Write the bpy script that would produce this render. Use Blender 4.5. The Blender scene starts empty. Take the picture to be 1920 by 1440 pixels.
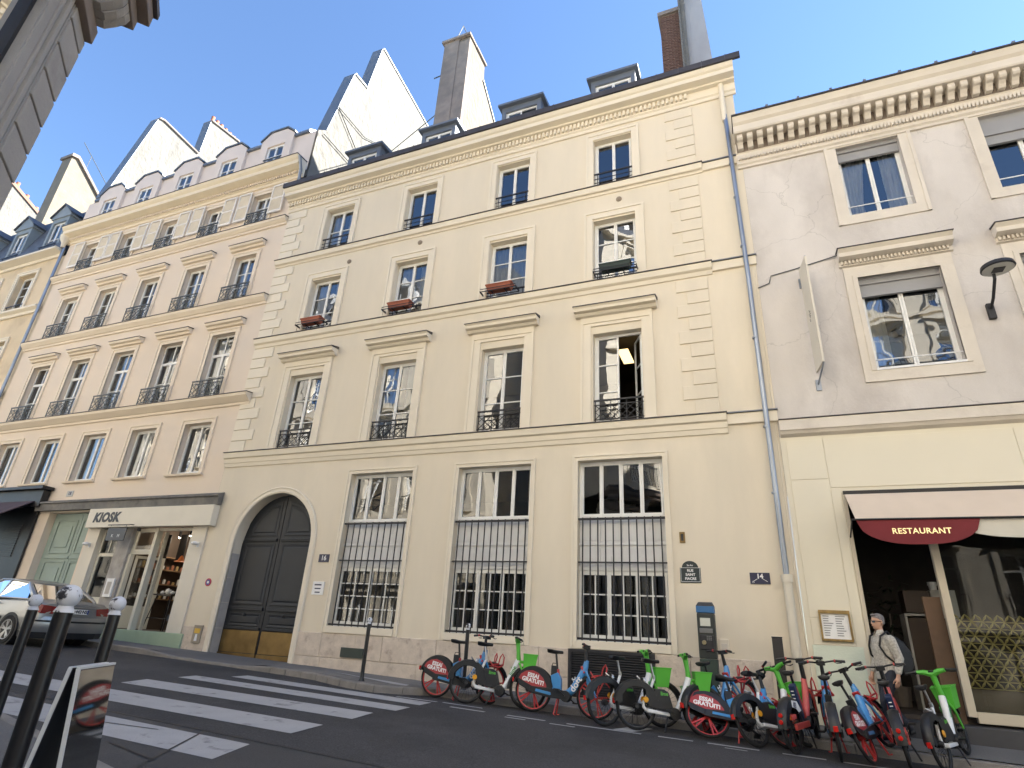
import bpy, bmesh, math, random
from mathutils import Vector, Matrix, Euler
random.seed(7)
R = math.radians
SC = bpy.context.scene
COL = SC.collection

# ------------------------------------------------------------------ camera
cam_d = bpy.data.cameras.new('camera'); cam = bpy.data.objects.new('camera', cam_d); COL.objects.link(cam)
cam_d.sensor_width = 36.0; cam_d.lens = 36.0 * 1091.02 / 1920.0
cam_d.clip_start = 0.05; cam_d.clip_end = 2000
def cam_axes(yaw, pit, rol):
    fw = Vector((math.sin(yaw)*math.cos(pit), math.cos(yaw)*math.cos(pit), math.sin(pit)))
    rt = Vector((math.cos(yaw), -math.sin(yaw), 0)); up = rt.cross(fw)
    return (math.cos(rol)*rt + math.sin(rol)*up, -math.sin(rol)*rt + math.cos(rol)*up, fw)
_r, _u, _f = cam_axes(R(-23.399), R(23.477), R(3.373))
cam.matrix_world = Matrix(((_r.x, _u.x, -_f.x, 0), (_r.y, _u.y, -_f.y, 0), (_r.z, _u.z, -_f.z, 0), (0, 0, 0, 1)))
SC.camera = cam
SC.render.resolution_x = 1024; SC.render.resolution_y = 768

# ------------------------------------------------------------------ sky and sun
SUN_AZ, SUN_EL = R(60.0), R(41.0)          # azimuth from +y (behind the facades) towards +x
W = bpy.data.worlds.new('World'); SC.world = W; W.use_nodes = True
wn = W.node_tree.nodes; wl = W.node_tree.links
bg = wn['Background']
sky = wn.new('ShaderNodeTexSky'); sky.sky_type = 'NISHITA'; sky.sun_disc = False
sky.sun_elevation = SUN_EL; sky.sun_rotation = SUN_AZ
sky.air_density = 1.0; sky.dust_density = 0.05; sky.ozone_density = 5.0; sky.altitude = 60
wl.new(sky.outputs[0], bg.inputs[0]); bg.inputs[1].default_value = 0.072
sd = bpy.data.lights.new('sun', 'SUN'); sun = bpy.data.objects.new('sun', sd); COL.objects.link(sun)
sd.energy = 5.0; sd.angle = R(0.53); sd.color = (1.0, 0.95, 0.86)
_sdir = Vector((math.sin(SUN_AZ)*math.cos(SUN_EL), math.cos(SUN_AZ)*math.cos(SUN_EL), math.sin(SUN_EL)))
sun.rotation_euler = _sdir.to_track_quat('Z', 'Y').to_euler(); sun.location = _sdir*60
SC.view_settings.view_transform = 'Standard'; SC.view_settings.look = 'None'
SC.view_settings.gamma = 1.0; SC.view_settings.use_curve_mapping = False
SC.view_settings.exposure = 2.36
try:
    SC.cycles.transparent_max_bounces = 16; SC.cycles.max_bounces = 10; SC.cycles.diffuse_bounces = 5
except Exception: pass

# ------------------------------------------------------------------ materials
MATS = {}
def mat(name, col, rough=0.75, metal=0.0, var=0.06, scale=2.0, bump=0.0, bscale=30.0, spec=0.4,
        col2=None, f2=0.5, scale2=0.6, stretch=(1, 1, 1), sharp=0.12, emit=None, coat=0.0, fine=0.0, fscale=120.0, crack=0.0, bdist=.02):
    if name in MATS: return MATS[name]
    m = bpy.data.materials.new(name); m.use_nodes = True; MATS[name] = m
    n = m.node_tree.nodes; l = m.node_tree.links; b = n['Principled BSDF']
    b.inputs['Roughness'].default_value = rough; b.inputs['Metallic'].default_value = metal
    b.inputs['Specular IOR Level'].default_value = spec
    if coat: b.inputs['Coat Weight'].default_value = coat; b.inputs['Coat Roughness'].default_value = 0.08
    if emit:
        b.inputs['Emission Color'].default_value = (*col, 1); b.inputs['Emission Strength'].default_value = emit
    tc = n.new('ShaderNodeTexCoord'); mp = n.new('ShaderNodeMapping'); l.new(tc.outputs['Object'], mp.inputs[0])
    mp.inputs['Scale'].default_value = stretch
    nz = n.new('ShaderNodeTexNoise'); nz.inputs['Scale'].default_value = scale; nz.inputs['Detail'].default_value = 5
    l.new(mp.outputs[0], nz.inputs['Vector'])
    rp = n.new('ShaderNodeValToRGB'); e = rp.color_ramp.elements
    e[0].position = 0.3; e[1].position = 0.7
    e[0].color = (*[max(0, c*(1-var)) for c in col], 1); e[1].color = (*[min(1, c*(1+var)) for c in col], 1)
    l.new(nz.outputs['Fac'], rp.inputs[0]); out = rp.outputs[0]
    if col2 is not None:
        n2 = n.new('ShaderNodeTexNoise'); n2.inputs['Scale'].default_value = scale2; n2.inputs['Detail'].default_value = 8
        n2.inputs['Roughness'].default_value = 0.65; l.new(mp.outputs[0], n2.inputs['Vector'])
        mr = n.new('ShaderNodeMapRange'); mr.inputs['From Min'].default_value = f2 - sharp; mr.inputs['From Max'].default_value = f2 + sharp
        l.new(n2.outputs['Fac'], mr.inputs[0])
        mx = n.new('ShaderNodeMix'); mx.data_type = 'RGBA'; l.new(mr.outputs[0], mx.inputs['Factor'])
        l.new(out, mx.inputs[6]); mx.inputs[7].default_value = (*col2, 1); out = mx.outputs[2]
    if fine:
        n3 = n.new('ShaderNodeTexNoise'); n3.inputs['Scale'].default_value = fscale; n3.inputs['Detail'].default_value = 2
        l.new(tc.outputs['Object'], n3.inputs['Vector'])
        m3 = n.new('ShaderNodeMapRange'); m3.inputs['From Min'].default_value = 0.3; m3.inputs['From Max'].default_value = 0.7
        m3.inputs['To Min'].default_value = 1 - fine; m3.inputs['To Max'].default_value = 1 + fine; l.new(n3.outputs['Fac'], m3.inputs[0])
        mm = n.new('ShaderNodeVectorMath'); mm.operation = 'SCALE'; l.new(out, mm.inputs[0]); l.new(m3.outputs[0], mm.inputs['Scale']); out = mm.outputs[0]
    if crack:
        nd = n.new('ShaderNodeTexNoise'); nd.inputs['Scale'].default_value = 1.3; nd.inputs['Detail'].default_value = 6; l.new(tc.outputs['Object'], nd.inputs['Vector'])
        va = n.new('ShaderNodeVectorMath'); va.operation = 'MULTIPLY_ADD'; va.inputs[1].default_value = (.9, .9, .9); l.new(nd.outputs['Color'], va.inputs[0]); l.new(tc.outputs['Object'], va.inputs[2])
        vo = n.new('ShaderNodeTexVoronoi'); vo.feature = 'DISTANCE_TO_EDGE'; vo.inputs['Scale'].default_value = .42; l.new(va.outputs[0], vo.inputs['Vector'])
        cr = n.new('ShaderNodeMapRange'); cr.inputs['From Min'].default_value = 0.0; cr.inputs['From Max'].default_value = .004; cr.inputs['To Min'].default_value = 1-crack; cr.inputs['To Max'].default_value = 1; l.new(vo.outputs['Distance'], cr.inputs[0])
        cm_ = n.new('ShaderNodeVectorMath'); cm_.operation = 'SCALE'; l.new(out, cm_.inputs[0]); l.new(cr.outputs[0], cm_.inputs['Scale']); out = cm_.outputs[0]
    l.new(out, b.inputs['Base Color'])
    if bump:
        nb = n.new('ShaderNodeTexNoise'); nb.inputs['Scale'].default_value = bscale; nb.inputs['Detail'].default_value = 6
        l.new(mp.outputs[0], nb.inputs['Vector'])
        bp = n.new('ShaderNodeBump'); bp.inputs['Strength'].default_value = min(1.0, bump); bp.inputs['Distance'].default_value = bdist
        l.new(nb.outputs['Fac'], bp.inputs['Height']); l.new(bp.outputs[0], b.inputs['Normal'])
    return m
def glass_mat(name, tint=(0.82, 0.86, 0.86), ior=2.5, wave=0.02, wscale=1.6, rough=0.0):
    m = bpy.data.materials.new(name); m.use_nodes = True; MATS[name] = m
    n = m.node_tree.nodes; l = m.node_tree.links; n.remove(n['Principled BSDF'])
    tr = n.new('ShaderNodeBsdfTransparent'); tr.inputs[0].default_value = (*tint, 1)
    gl = n.new('ShaderNodeBsdfGlossy'); gl.inputs['Roughness'].default_value = rough; gl.inputs[0].default_value = (.95, .97, 1, 1)
    fr = n.new('ShaderNodeFresnel'); fr.inputs[0].default_value = ior
    mx = n.new('ShaderNodeMixShader'); l.new(fr.outputs[0], mx.inputs[0]); l.new(tr.outputs[0], mx.inputs[1]); l.new(gl.outputs[0], mx.inputs[2])
    tc = n.new('ShaderNodeTexCoord'); nz = n.new('ShaderNodeTexNoise'); nz.inputs['Scale'].default_value = wscale; nz.inputs['Detail'].default_value = 1
    l.new(tc.outputs['Object'], nz.inputs['Vector'])
    bp = n.new('ShaderNodeBump'); bp.inputs['Strength'].default_value = 1.0; bp.inputs['Distance'].default_value = wave
    l.new(nz.outputs['Fac'], bp.inputs['Height']); l.new(bp.outputs[0], gl.inputs['Normal']); l.new(bp.outputs[0], fr.inputs['Normal'])
    l.new(mx.outputs[0], n['Material Output'].inputs[0])
    return m

CREAM = mat('cream_plaster', (.70, .622, .497), .85, var=.03, scale=.5, bump=.08, bscale=60, col2=(.635, .57, .46), f2=.57, scale2=.8, sharp=.16, stretch=(1, 1, .22), fine=.02)
CREAMT = mat('cream_trim', (.73, .66, .54), .8, var=.03, scale=1.0, bump=.04, bscale=60, fine=.02)
PINK = mat('beige_plaster', (.71, .60, .485), .88, var=.04, scale=.5, bump=.12, bscale=40, col2=(.67, .585, .50), f2=.55, scale2=.3, sharp=.15, fine=.02)
PINKT = mat('beige_trim', (.73, .635, .515), .85, var=.04, scale=1.0, bump=.08, bscale=50)
ATTIC = mat('attic_pink_plaster', (.70, .60, .52), .85, var=.03, scale=1.0, bump=.06, bscale=50)
GREYW = mat('aged_grey_plaster', (.60, .56, .525), .92, var=.07, scale=1.2, crack=.22, bump=.25, bscale=18, col2=(.48, .44, .41), f2=.56, scale2=.55, sharp=.10, stretch=(1, 1, .55), fine=.04, fscale=60)
GREYT = mat('pale_stone_trim', (.64, .585, .51), .85, var=.05, scale=1.5, bump=.12, bscale=30, col2=(.52, .46, .40), f2=.66, scale2=1.4, sharp=.1)
SHOPW = mat('shop_panel_cream', (.69, .64, .52), .6, var=.02, scale=.6)
LIME = mat('limestone_base', (.58, .50, .42), .9, var=.12, scale=5, bump=.7, bscale=14, col2=(.38, .31, .26), f2=.64, scale2=3.5, sharp=.07, fine=.06, fscale=50)
STONE = mat('grey_limestone', (.40, .37, .34), .85, var=.08, scale=1.5, bump=.2, bscale=25, col2=(.28, .25, .23), f2=.62, scale2=1.2, sharp=.12, fine=.04)
OPPST = mat('opposite_limestone', (.72, .66, .55), .85, var=.06, scale=.8, bump=.1, bscale=20)
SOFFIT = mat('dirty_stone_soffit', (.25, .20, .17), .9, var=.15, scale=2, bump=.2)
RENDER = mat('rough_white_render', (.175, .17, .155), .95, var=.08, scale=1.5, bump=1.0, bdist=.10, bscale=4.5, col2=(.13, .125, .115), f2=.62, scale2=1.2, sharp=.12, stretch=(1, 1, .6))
RENDER2 = mat('rough_cream_render', (.18, .155, .125), .95, var=.08, scale=1.5, bump=1.0, bdist=.08, bscale=5.5, col2=(.15, .13, .105), f2=.6, scale2=1.2, stretch=(1, 1, .6))
CHIMG = mat('dark_chimney_render', (.26, .22, .19), .95, var=.2, scale=1.5, bump=.4, bscale=8, col2=(.17, .15, .14), f2=.55, scale2=.9)
CHIML = mat('grey_cement_render', (.36, .36, .37), .9, var=.12, scale=1.2, bump=.3, bscale=8, stretch=(1, 1, .4))
ZINC = mat('zinc_sheet', (.17, .19, .22), .5, metal=.35, var=.12, scale=1.2)
ZINCD = mat('dark_zinc_gutter', (.07, .065, .07), .55, metal=.3, var=.15, scale=2)
SLATE = mat('slate_roof', (.085, .095, .115), .6, var=.25, scale=6, bump=.2, bscale=20)
PIPE = mat('zinc_pipe', (.30, .33, .38), .38, metal=.8, var=.15, scale=3, stretch=(1, 1, .3))
BRICK = mat('chimney_brick', (.13, .075, .055), .95, var=.3, scale=9, bump=.4, bscale=40)
MORTAR = mat('chimney_mortar', (.20, .16, .135), .95, var=.1)
POT = mat('terracotta', (.36, .15, .09), .8, var=.15, scale=6)
WHITE = mat('white_window_paint', (.78, .78, .76), .5, var=.04, scale=5, spec=.5)
OLDWHITE = mat('weathered_white_boards', (.70, .70, .70), .75, var=.05, scale=4, bump=.15, bscale=30, col2=(.50, .50, .50), f2=.68, scale2=3.5, sharp=.06, stretch=(1, 1, .4))
SHUT = mat('shutter_paint', (.74, .70, .64), .7, var=.04, scale=5)
IRON = mat('black_iron', (.022, .022, .026), .5, var=.2, scale=8)
IRONG = mat('grey_iron', (.10, .11, .11), .55, var=.2, scale=8)
DOOR = mat('charcoal_door_paint', (.017, .020, .026), .5, var=.12, scale=2.5, spec=.35, bump=.03, bscale=20)
BRASS = mat('aged_brass_plate', (.20, .135, .055), .42, metal=.75, var=.25, scale=3, bump=.05, bscale=12)
GREEN = mat('sage_green_door', (.30, .37, .33), .6, var=.06, scale=2)
MINT = mat('mint_paint', (.64, .69, .58), .8, var=.04, scale=2, bump=.15, bscale=30)
STEPG = mat('pale_green_step', (.33, .42, .30), .7, var=.06, scale=3)
BLACKSHOP = mat('black_shopfront', (.018, .017, .018), .45, var=.2, scale=4)
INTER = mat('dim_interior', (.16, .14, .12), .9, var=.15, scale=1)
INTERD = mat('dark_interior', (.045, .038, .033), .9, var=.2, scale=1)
CURT = mat('white_sheer_curtain', (.70, .70, .70), .9, var=.05, scale=4)
CURTD = mat('dark_curtain', (.10, .085, .08), .95, var=.2, scale=3)
ASPH = mat('asphalt', (.047, .047, .052), .82, var=.14, scale=.7, bump=.5, bscale=140, col2=(.034, .034, .038), f2=.53, scale2=.6, sharp=.07, fine=.5, fscale=55, spec=.35)
ASPHS = mat('smooth_asphalt_patch', (.046, .046, .050), .72, var=.12, scale=1.0, bump=.25, bscale=160, fine=.3, fscale=80, spec=.35)
SEAL = mat('bitumen_seal', (.018, .018, .02), .6, var=.2)
PAVE = mat('pavement_asphalt', (.13, .127, .125), .85, var=.12, scale=.9, bump=.4, bscale=110, fine=.15, fscale=80)
SLAB = mat('pavement_slab', (.16, .155, .15), .85, var=.12, scale=2, bump=.25, bscale=60, fine=.1, fscale=60)
KERB = mat('granite_kerb', (.20, .185, .17), .8, var=.14, scale=4, bump=.3, bscale=60, fine=.2, fscale=150)
PAINT = mat('worn_road_paint', (.36, .36, .37), .7, var=.06, scale=3, bump=.2, bscale=120, col2=(.14, .14, .145), f2=.635, scale2=3.5, sharp=.06, fine=.08, fscale=90)
GLASS = glass_mat('window_glass', wave=.004, wscale=1.1)
GLASSOLD = glass_mat('old_window_glass', wave=.007, wscale=1.5)
GLASSL = glass_mat('low_window_glass', wave=.004, wscale=1.1, ior=1.7)
GLASSB = glass_mat('wavy_shop_glass', wave=.010, wscale=1.0, ior=2.1)
SHOPGL = glass_mat('clear_shop_glass', ior=1.38, wave=.002)
LIT = mat('lit_ceiling_panel', (1.0, .72, .30), emit=.55)

# ------------------------------------------------------------------ mesh builder
class MB:
    def __init__(s): s.v = []; s.f = []; s.m = []
    def quad(s, a, b, c, d, m=0):
        i = len(s.v); s.v += [tuple(a), tuple(b), tuple(c), tuple(d)]; s.f.append((i, i+1, i+2, i+3)); s.m.append(m); return s
    def ngon(s, pts, m=0):
        i = len(s.v); s.v += [tuple(p) for p in pts]; s.f.append(tuple(range(i, i+len(pts)))); s.m.append(m); return s
    def box(s, x0, x1, y0, y1, z0, z1, m=0):
        if x0 > x1: x0, x1 = x1, x0
        if y0 > y1: y0, y1 = y1, y0
        if z0 > z1: z0, z1 = z1, z0
        i = len(s.v)
        s.v += [(x0, y0, z0), (x1, y0, z0), (x1, y1, z0), (x0, y1, z0), (x0, y0, z1), (x1, y0, z1), (x1, y1, z1), (x0, y1, z1)]
        for q in ((0, 3, 2, 1), (4, 5, 6, 7), (0, 1, 5, 4), (1, 2, 6, 5), (2, 3, 7, 6), (3, 0, 4, 7)):
            s.f.append(tuple(i+k for k in q)); s.m.append(m)
        return s
    def prism(s, pts, axis, a, b, m=0):
        """closed polygon pts (2d) swept along axis from a to b; axis x: pts=(y,z), y: (x,z), z: (x,y)"""
        def P(p, t): return {'x': (t, p[0], p[1]), 'y': (p[0], t, p[1]), 'z': (p[0], p[1], t)}[axis]
        i = len(s.v); n = len(pts)
        s.v += [P(p, a) for p in pts] + [P(p, b) for p in pts]
        s.f.append(tuple(i+k for k in range(n))); s.f.append(tuple(i+n+k for k in reversed(range(n)))); s.m += [m, m]
        for k in range(n):
            k2 = (k+1) % n; s.f.append((i+k, i+n+k, i+n+k2, i+k2)); s.m.append(m)
        return s
    def tube(s, path, r, n=8, m=0, cap=True):
        path = [Vector(p) for p in path]; k = len(path)
        rr = r if isinstance(r, (list, tuple)) else [r]*k
        i0 = len(s.v); prev = None
        for j, p in enumerate(path):
            t = (path[min(j+1, k-1)] - path[max(j-1, 0)]); t.normalize()
            if prev is None:
                a = Vector((0, 0, 1)) if abs(t.z) < .9 else Vector((1, 0, 0)); u = t.cross(a).normalized()
            else:
                u = (prev - t*prev.dot(t)); u.normalize()
            prev = u; w = t.cross(u)
            for q in range(n):
                an = 2*math.pi*q/n; s.v.append(tuple(p + (u*math.cos(an) + w*math.sin(an))*rr[j]))
        for j in range(k-1):
            for q in range(n):
                q2 = (q+1) % n
                s.f.append((i0+j*n+q, i0+j*n+q2, i0+(j+1)*n+q2, i0+(j+1)*n+q)); s.m.append(m)
        if cap:
            s.f.append(tuple(i0+q for q in reversed(range(n)))); s.f.append(tuple(i0+(k-1)*n+q for q in range(n))); s.m += [m, m]
        return s
    def bar(s, a, b, w, h, up=(0, 0, 1), m=0):
        """rectangular bar from a to b, width w (sideways) and height h (along up)"""
        a = Vector(a); b = Vector(b); t = (b-a).normalized(); upv = Vector(up); sd_ = t.cross(upv)
        if sd_.length < 1e-4: sd_ = t.cross(Vector((1, 0, 0)))
        sd_.normalize(); u = sd_.cross(t)
        i = len(s.v)
        for p in (a, b):
            for x, y in ((-1, -1), (1, -1), (1, 1), (-1, 1)): s.v.append(tuple(p + sd_*x*w/2 + u*y*h/2))
        for q in ((0, 1, 2, 3), (7, 6, 5, 4), (0, 4, 5, 1), (1, 5, 6, 2), (2, 6, 7, 3), (3, 7, 4, 0)):
            s.f.append(tuple(i+k for k in q)); s.m.append(m)
        return s
    def lathe(s, prof, c=(0, 0, 0), axis='z', n=16, m=0, a0=0.0, a1=2*math.pi):
        full = abs(a1-a0-2*math.pi) < 1e-6; i = len(s.v); c = Vector(c); steps = n if full else n+1
        for (r, h) in prof:
            for q in range(steps):
                an = a0 + (a1-a0)*q/n; x, y = r*math.cos(an), r*math.sin(an)
                s.v.append(tuple(c + Vector({'z': (x, y, h), 'y': (x, h, y), 'x': (h, x, y)}[axis])))
        for j in range(len(prof)-1):
            for q in range(n):
                q2 = (q+1) % steps if full else q+1
                s.f.append((i+j*steps+q, i+j*steps+q2, i+(j+1)*steps+q2, i+(j+1)*steps+q)); s.m.append(m)
        return s
    def ball(s, c, r, n=12, m=0, sx=1, sy=1, sz=1):
        prof = []; i = len(s.v); k = n//2; c = Vector(c)
        for j in range(k+1):
            th = math.pi*j/k
            for q in range(n):
                ph = 2*math.pi*q/n
                s.v.append((c.x+sx*r*math.sin(th)*math.cos(ph), c.y+sy*r*math.sin(th)*math.sin(ph), c.z+sz*r*math.cos(th)))
        for j in range(k):
            for q in range(n):
                q2 = (q+1) % n; s.f.append((i+j*n+q, i+(j+1)*n+q, i+(j+1)*n+q2, i+j*n+q2)); s.m.append(m)
        return s
    def loft(s, rings, m=0, cap=True, closed=True):
        i = len(s.v); n = len(rings[0])
        for r in rings: s.v += [tuple(p) for p in r]
        for j in range(len(rings)-1):
            for q in range(n if closed else n-1):
                q2 = (q+1) % n; s.f.append((i+j*n+q, i+j*n+q2, i+(j+1)*n+q2, i+(j+1)*n+q)); s.m.append(m)
        if cap:
            s.f.append(tuple(i+q for q in reversed(range(n)))); s.f.append(tuple(i+(len(rings)-1)*n+q for q in range(n))); s.m += [m, m]
        return s
    def mesh(s, name, mats, smooth=False, fix=True):
        me = bpy.data.meshes.new(name); me.from_pydata(s.v, [], s.f)
        if not isinstance(mats, (list, tuple)): mats = [mats]
        for m in mats: me.materials.append(m)
        if len(mats) > 1: me.polygons.foreach_set('material_index', s.m)
        if fix:
            bm = bmesh.new(); bm.from_mesh(me); bmesh.ops.remove_doubles(bm, verts=bm.verts, dist=1e-5)
            bmesh.ops.recalc_face_normals(bm, faces=bm.faces); bm.to_mesh(me); bm.free()
        if smooth: smooth_by_angle(me)
        me.update(); return me
def smooth_by_angle(me, ang=R(40)):
    me.polygons.foreach_set('use_smooth', [True]*len(me.polygons))
    try: me.set_sharp_from_angle(angle=ang)
    except Exception: pass

def link(o, parent=None):
    COL.objects.link(o)
    if parent is not None: o.parent = parent
    return o
def tag(o, label=None, cat=None, group=None, kind=None):
    if label: o['label'] = label
    if cat: o['category'] = cat
    if group: o['group'] = group
    if kind: o['kind'] = kind
    return o
def thing(name, label, cat, loc=(0, 0, 0), rot=(0, 0, 0), group=None):
    o = bpy.data.objects.new(name, None); o.empty_display_size = .2; link(o); o.location = loc; o.rotation_euler = rot
    return tag(o, label, cat, group)
def obj(name, mb, mats, parent=None, smooth=False, loc=None, bevel=0, seg=2, fix=True):
    me = mb if isinstance(mb, bpy.types.Mesh) else mb.mesh(name, mats, smooth, fix)
    o = bpy.data.objects.new(name, me); link(o, parent)
    if loc is not None: o.location = loc
    if bevel:
        b = o.modifiers.new('bevel', 'BEVEL'); b.width = bevel; b.segments = seg; b.limit_method = 'ANGLE'; b.angle_limit = R(40)
    return o
def wpart(name, mb, mats, th, **k):
    """part of a thing whose mesh is written in world coordinates (the thing's Empty is unrotated)"""
    return obj(name, mb, mats, th, loc=-th.location, **k)
def copy_tree(o, parent=None):
    c = o.copy(); COL.objects.link(c); c.parent = parent
    for ch in list(o.children): copy_tree(ch, c)
    return c
def text_mesh(txt, size, name='lettering', extr=.003, offset=0.0, shear=0.0, spacing=1.0, align='CENTER', m=None):
    cu = bpy.data.curves.new(name, 'FONT'); cu.body = txt; cu.size = size; cu.extrude = extr; cu.offset = offset
    cu.shear = shear; cu.space_character = spacing; cu.align_x = align; cu.align_y = 'CENTER'; cu.resolution_u = 3
    t = bpy.data.objects.new(name, cu); COL.objects.link(t)
    dg = bpy.context.evaluated_depsgraph_get(); me = bpy.data.meshes.new_from_object(t.evaluated_get(dg))
    COL.objects.unlink(t); bpy.data.objects.remove(t); bpy.data.curves.remove(cu)
    me.name = name; me.materials.clear()
    if m: me.materials.append(m)
    return me
STAND = Matrix.Rotation(R(90), 4, 'X')     # text in the xy plane stood up to face -y
def put_text(txt, size, m, parent, loc, rz=0.0, sx=1.0, name='lettering', **k):
    me = text_mesh(txt, size, name=name, m=m, **k)
    me.transform(Matrix.Diagonal((sx, 1, 1, 1))); me.transform(STAND)
    o = bpy.data.objects.new(name, me); link(o, parent); o.location = loc; o.rotation_euler = (0, 0, rz)
    return o
# ------------------------------------------------------------------ ground
FY = 12.7
def zr(x): return -1.30 - 0.03*x
def zb(x): return (-1.21 - .03*x) if x < -7 else (-1.0 - .012*(x+7))
KP = [(-60, 11.15), (-14.5, 11.15), (-10.3, 11.1), (-8.9, 11.0), (-7.8, 10.55), (-7.0, 10.42), (-6.5, 10.75), (-6.1, 11.15), (-4.2, 11.22), (-1.5, 11.38), (3.5, 11.5), (30, 11.6)]
def ky(x):
    for (a, b), (c, d) in zip(KP, KP[1:]):
        if a <= x <= c: return b + (d-b)*(x-a)/(c-a)
    return 11.5
def zp(x, y):
    k = ky(x); t = min(1, max(0, (y-k)/(FY-k))); d = .12
    if -14.0 < x < -10.6: d = .05
    return (zr(x)+d)*(1-t) + max(zb(x), zr(x)+.06)*t
def gz(x, y): return zp(x, y) if y > ky(x) else zr(x)
E0 = Vector((-5.67, 1.962)); DV = Vector((.755, -.656)); NV = Vector((.656, .755))

m = MB(); N = 24
for i in range(N):
    x0 = -150 + 300*i/N; x1 = -150 + 300*(i+1)/N
    m.quad((x0, -120, zr(x0)), (x1, -120, zr(x1)), (x1, 160, zr(x1)), (x0, 160, zr(x0)))
road = obj('road', m, ASPH, fix=False); tag(road, kind='structure')
m = MB(); xs = [-60+.0*0] + [-45, -30] + [-25 + .5*i for i in range(0, 75)] + [16, 22, 30]
for a, b in zip(xs, xs[1:]):
    for t0, t1 in ((0, .5), (.5, 1)):
        def pp(x, t):
            k = ky(x) + .16; y = k + (FY+.05-k)*t; return (x, y, zp(x, y))
        m.quad(pp(a, t0), pp(b, t0), pp(b, t1), pp(a, t1))
pave = obj('pavement', m, PAVE, smooth=True, fix=False); tag(pave, kind='structure')
# kerb stones, one by one
x = -24.0; rnd = random.Random(3)
while x < 9.5:
    L = rnd.uniform(.85, 1.15)
    if -10.6 < x < -5.4: L = .45
    a, b = x + .006, x + L - .006
    pts = []
    for xx in (a, b):
        k = ky(xx); zt = zp(xx, k+.02)+.003; pts.append(((xx, k, zr(xx)-.1), (xx, k+.02, zt-.018), (xx, k+.02+.015, zt), (xx, k+.16, zt), (xx, k+.16, zr(xx)-.1)))
    m = MB(); m.loft([[p for p in pts[0]], [p for p in pts[1]]])
    obj('kerb_stone', m, KERB, pave); x += L
# paving slabs by the crossing
for i in range(9):
    for j in range(3):
        x0 = -9.7 + i*.52 + (.26 if j % 2 else 0); 
        k = max(ky(x0), ky(x0+.5)) + .17; h = (FY-.12-k)/3; y0 = k + j*h
        if h < .3: continue
        m = MB(); c = [(x0+.005, y0+.005), (x0+.51, y0+.005), (x0+.51, y0+h-.005), (x0+.005, y0+h-.005)]
        m.loft([[(px, py, zp(px, py)-.01) for px, py in c], [(px, py, zp(px, py)+.006) for px, py in c]])
        obj('paving_slab', m, SLAB, pave)
# near pavement, round the corner building
def near_pts(off):
    L = [(-9.5, 2.6+off*.9), (-7.2, 2.7+off*.75)]
    for s in (0.0, 1.5, 3.0, 4.5, 5.6): p = E0 + DV*s + NV*off; L.append((p.x, p.y))
    L += [(1.2, -2.9+off*.95), (3.5, -3.2+off), (40, -3.2+off)]
    return L
m = MB(); ko = near_pts(1.95); ki = near_pts(-.3); kf = near_pts(2.1)
for i in range(len(ko)-1):
    q = [ki[i], ki[i+1], ko[i+1], ko[i]]
    m.quad(*[(px, py, zr(px)+.12) for px, py in q])
npave = obj('pavement', m, PAVE, fix=False); tag(npave, kind='structure')
for i in range(len(ko)-1):
    a, b, c, d = Vector(ko[i]), Vector(ko[i+1]), Vector(kf[i+1]), Vector(kf[i]); n = max(1, round((b-a).length/1.0))
    for k in range(n):
        t0, t1 = k/n+.004, (k+1)/n-.004
        q = [a.lerp(b, t0), a.lerp(b, t1), d.lerp(c, t1), d.lerp(c, t0)]
        mm = MB(); mm.loft([[(p.x, p.y, zr(p.x)-.1) for p in q], [(p.x, p.y, zr(p.x)+.124) for p in q]])
        obj('kerb_stone', mm, KERB, npave, bevel=.012)
# zebra crossing and other markings
def flat(name, pts, mt, h, parent=None, kind=None):
    mm = MB(); mm.ngon([(px, py, gz(px, py)+h) for px, py in pts]); o = obj(name, mm, mt, parent, fix=False)
    if parent is None: tag(o, kind=kind or 'structure')
    return o
mark = flat('road_marking', [(-11.6, 4.62), (-4.76, 4.71), (-5.02, 5.42), (-11.9, 5.28)], PAINT, .006)
for a in ([(-11.9, 5.95), (-5.16, 6.18), (-5.30, 6.92), (-12.1, 6.66)], [(-9.7, 7.36), (-5.36, 7.60), (-5.51, 8.32), (-9.95, 8.02)],
          [(-10.03, 8.70), (-5.43, 8.80), (-5.5, 9.34), (-10.15, 9.20)], [(-9.8, 9.72), (-5.55, 9.72), (-5.6, 10.22), (-9.85, 10.20)]):
    flat('crossing_stripe', a, PAINT, .006, mark)
for a in ([(-5.15, 10.02), (-4.5, 10.02), (-4.5, 10.12), (-5.15, 10.12)], [(-4.1, 10.03), (-3.45, 10.05), (-3.45, 10.14), (-4.1, 10.12)], [(-3.1, 10.08), (-1.95, 10.16), (-1.95, 10.25), (-3.1, 10.17)],
          [(-1.7, 10.18), (-1.2, 10.22), (-1.2, 10.30), (-1.7, 10.26)], [(-1.0, 10.24), (-.3, 10.28), (-.3, 10.37), (-1.0, 10.33)], [(.0, 10.3), (.55, 10.33), (.55, 10.42), (.0, 10.39)],
          [(-4.05, 9.82), (-3.7, 9.83), (-3.7, 9.90), (-4.05, 9.89)], [(-3.3, 9.84), (-2.9, 9.86), (-2.9, 9.93), (-3.3, 9.91)], [(-5.5, 10.42), (-4.7, 10.42), (-4.75, 10.5), (-5.5, 10.5)],
          [(.75, 10.33), (1.9, 10.38), (1.9, 10.47), (.75, 10.42)], [(-2.4, 10.25), (-2.1, 10.27), (-1.9, 10.95), (-2.2, 10.95)], [(-.75, 10.05), (-.45, 10.06), (-.45, 10.11), (-.75, 10.1)],
          [(-6.4, 10.3), (-5.6, 10.38), (-5.6, 10.46), (-6.4, 10.40)]):
    flat('parking_line', a, PAINT, .006, mark)
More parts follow.
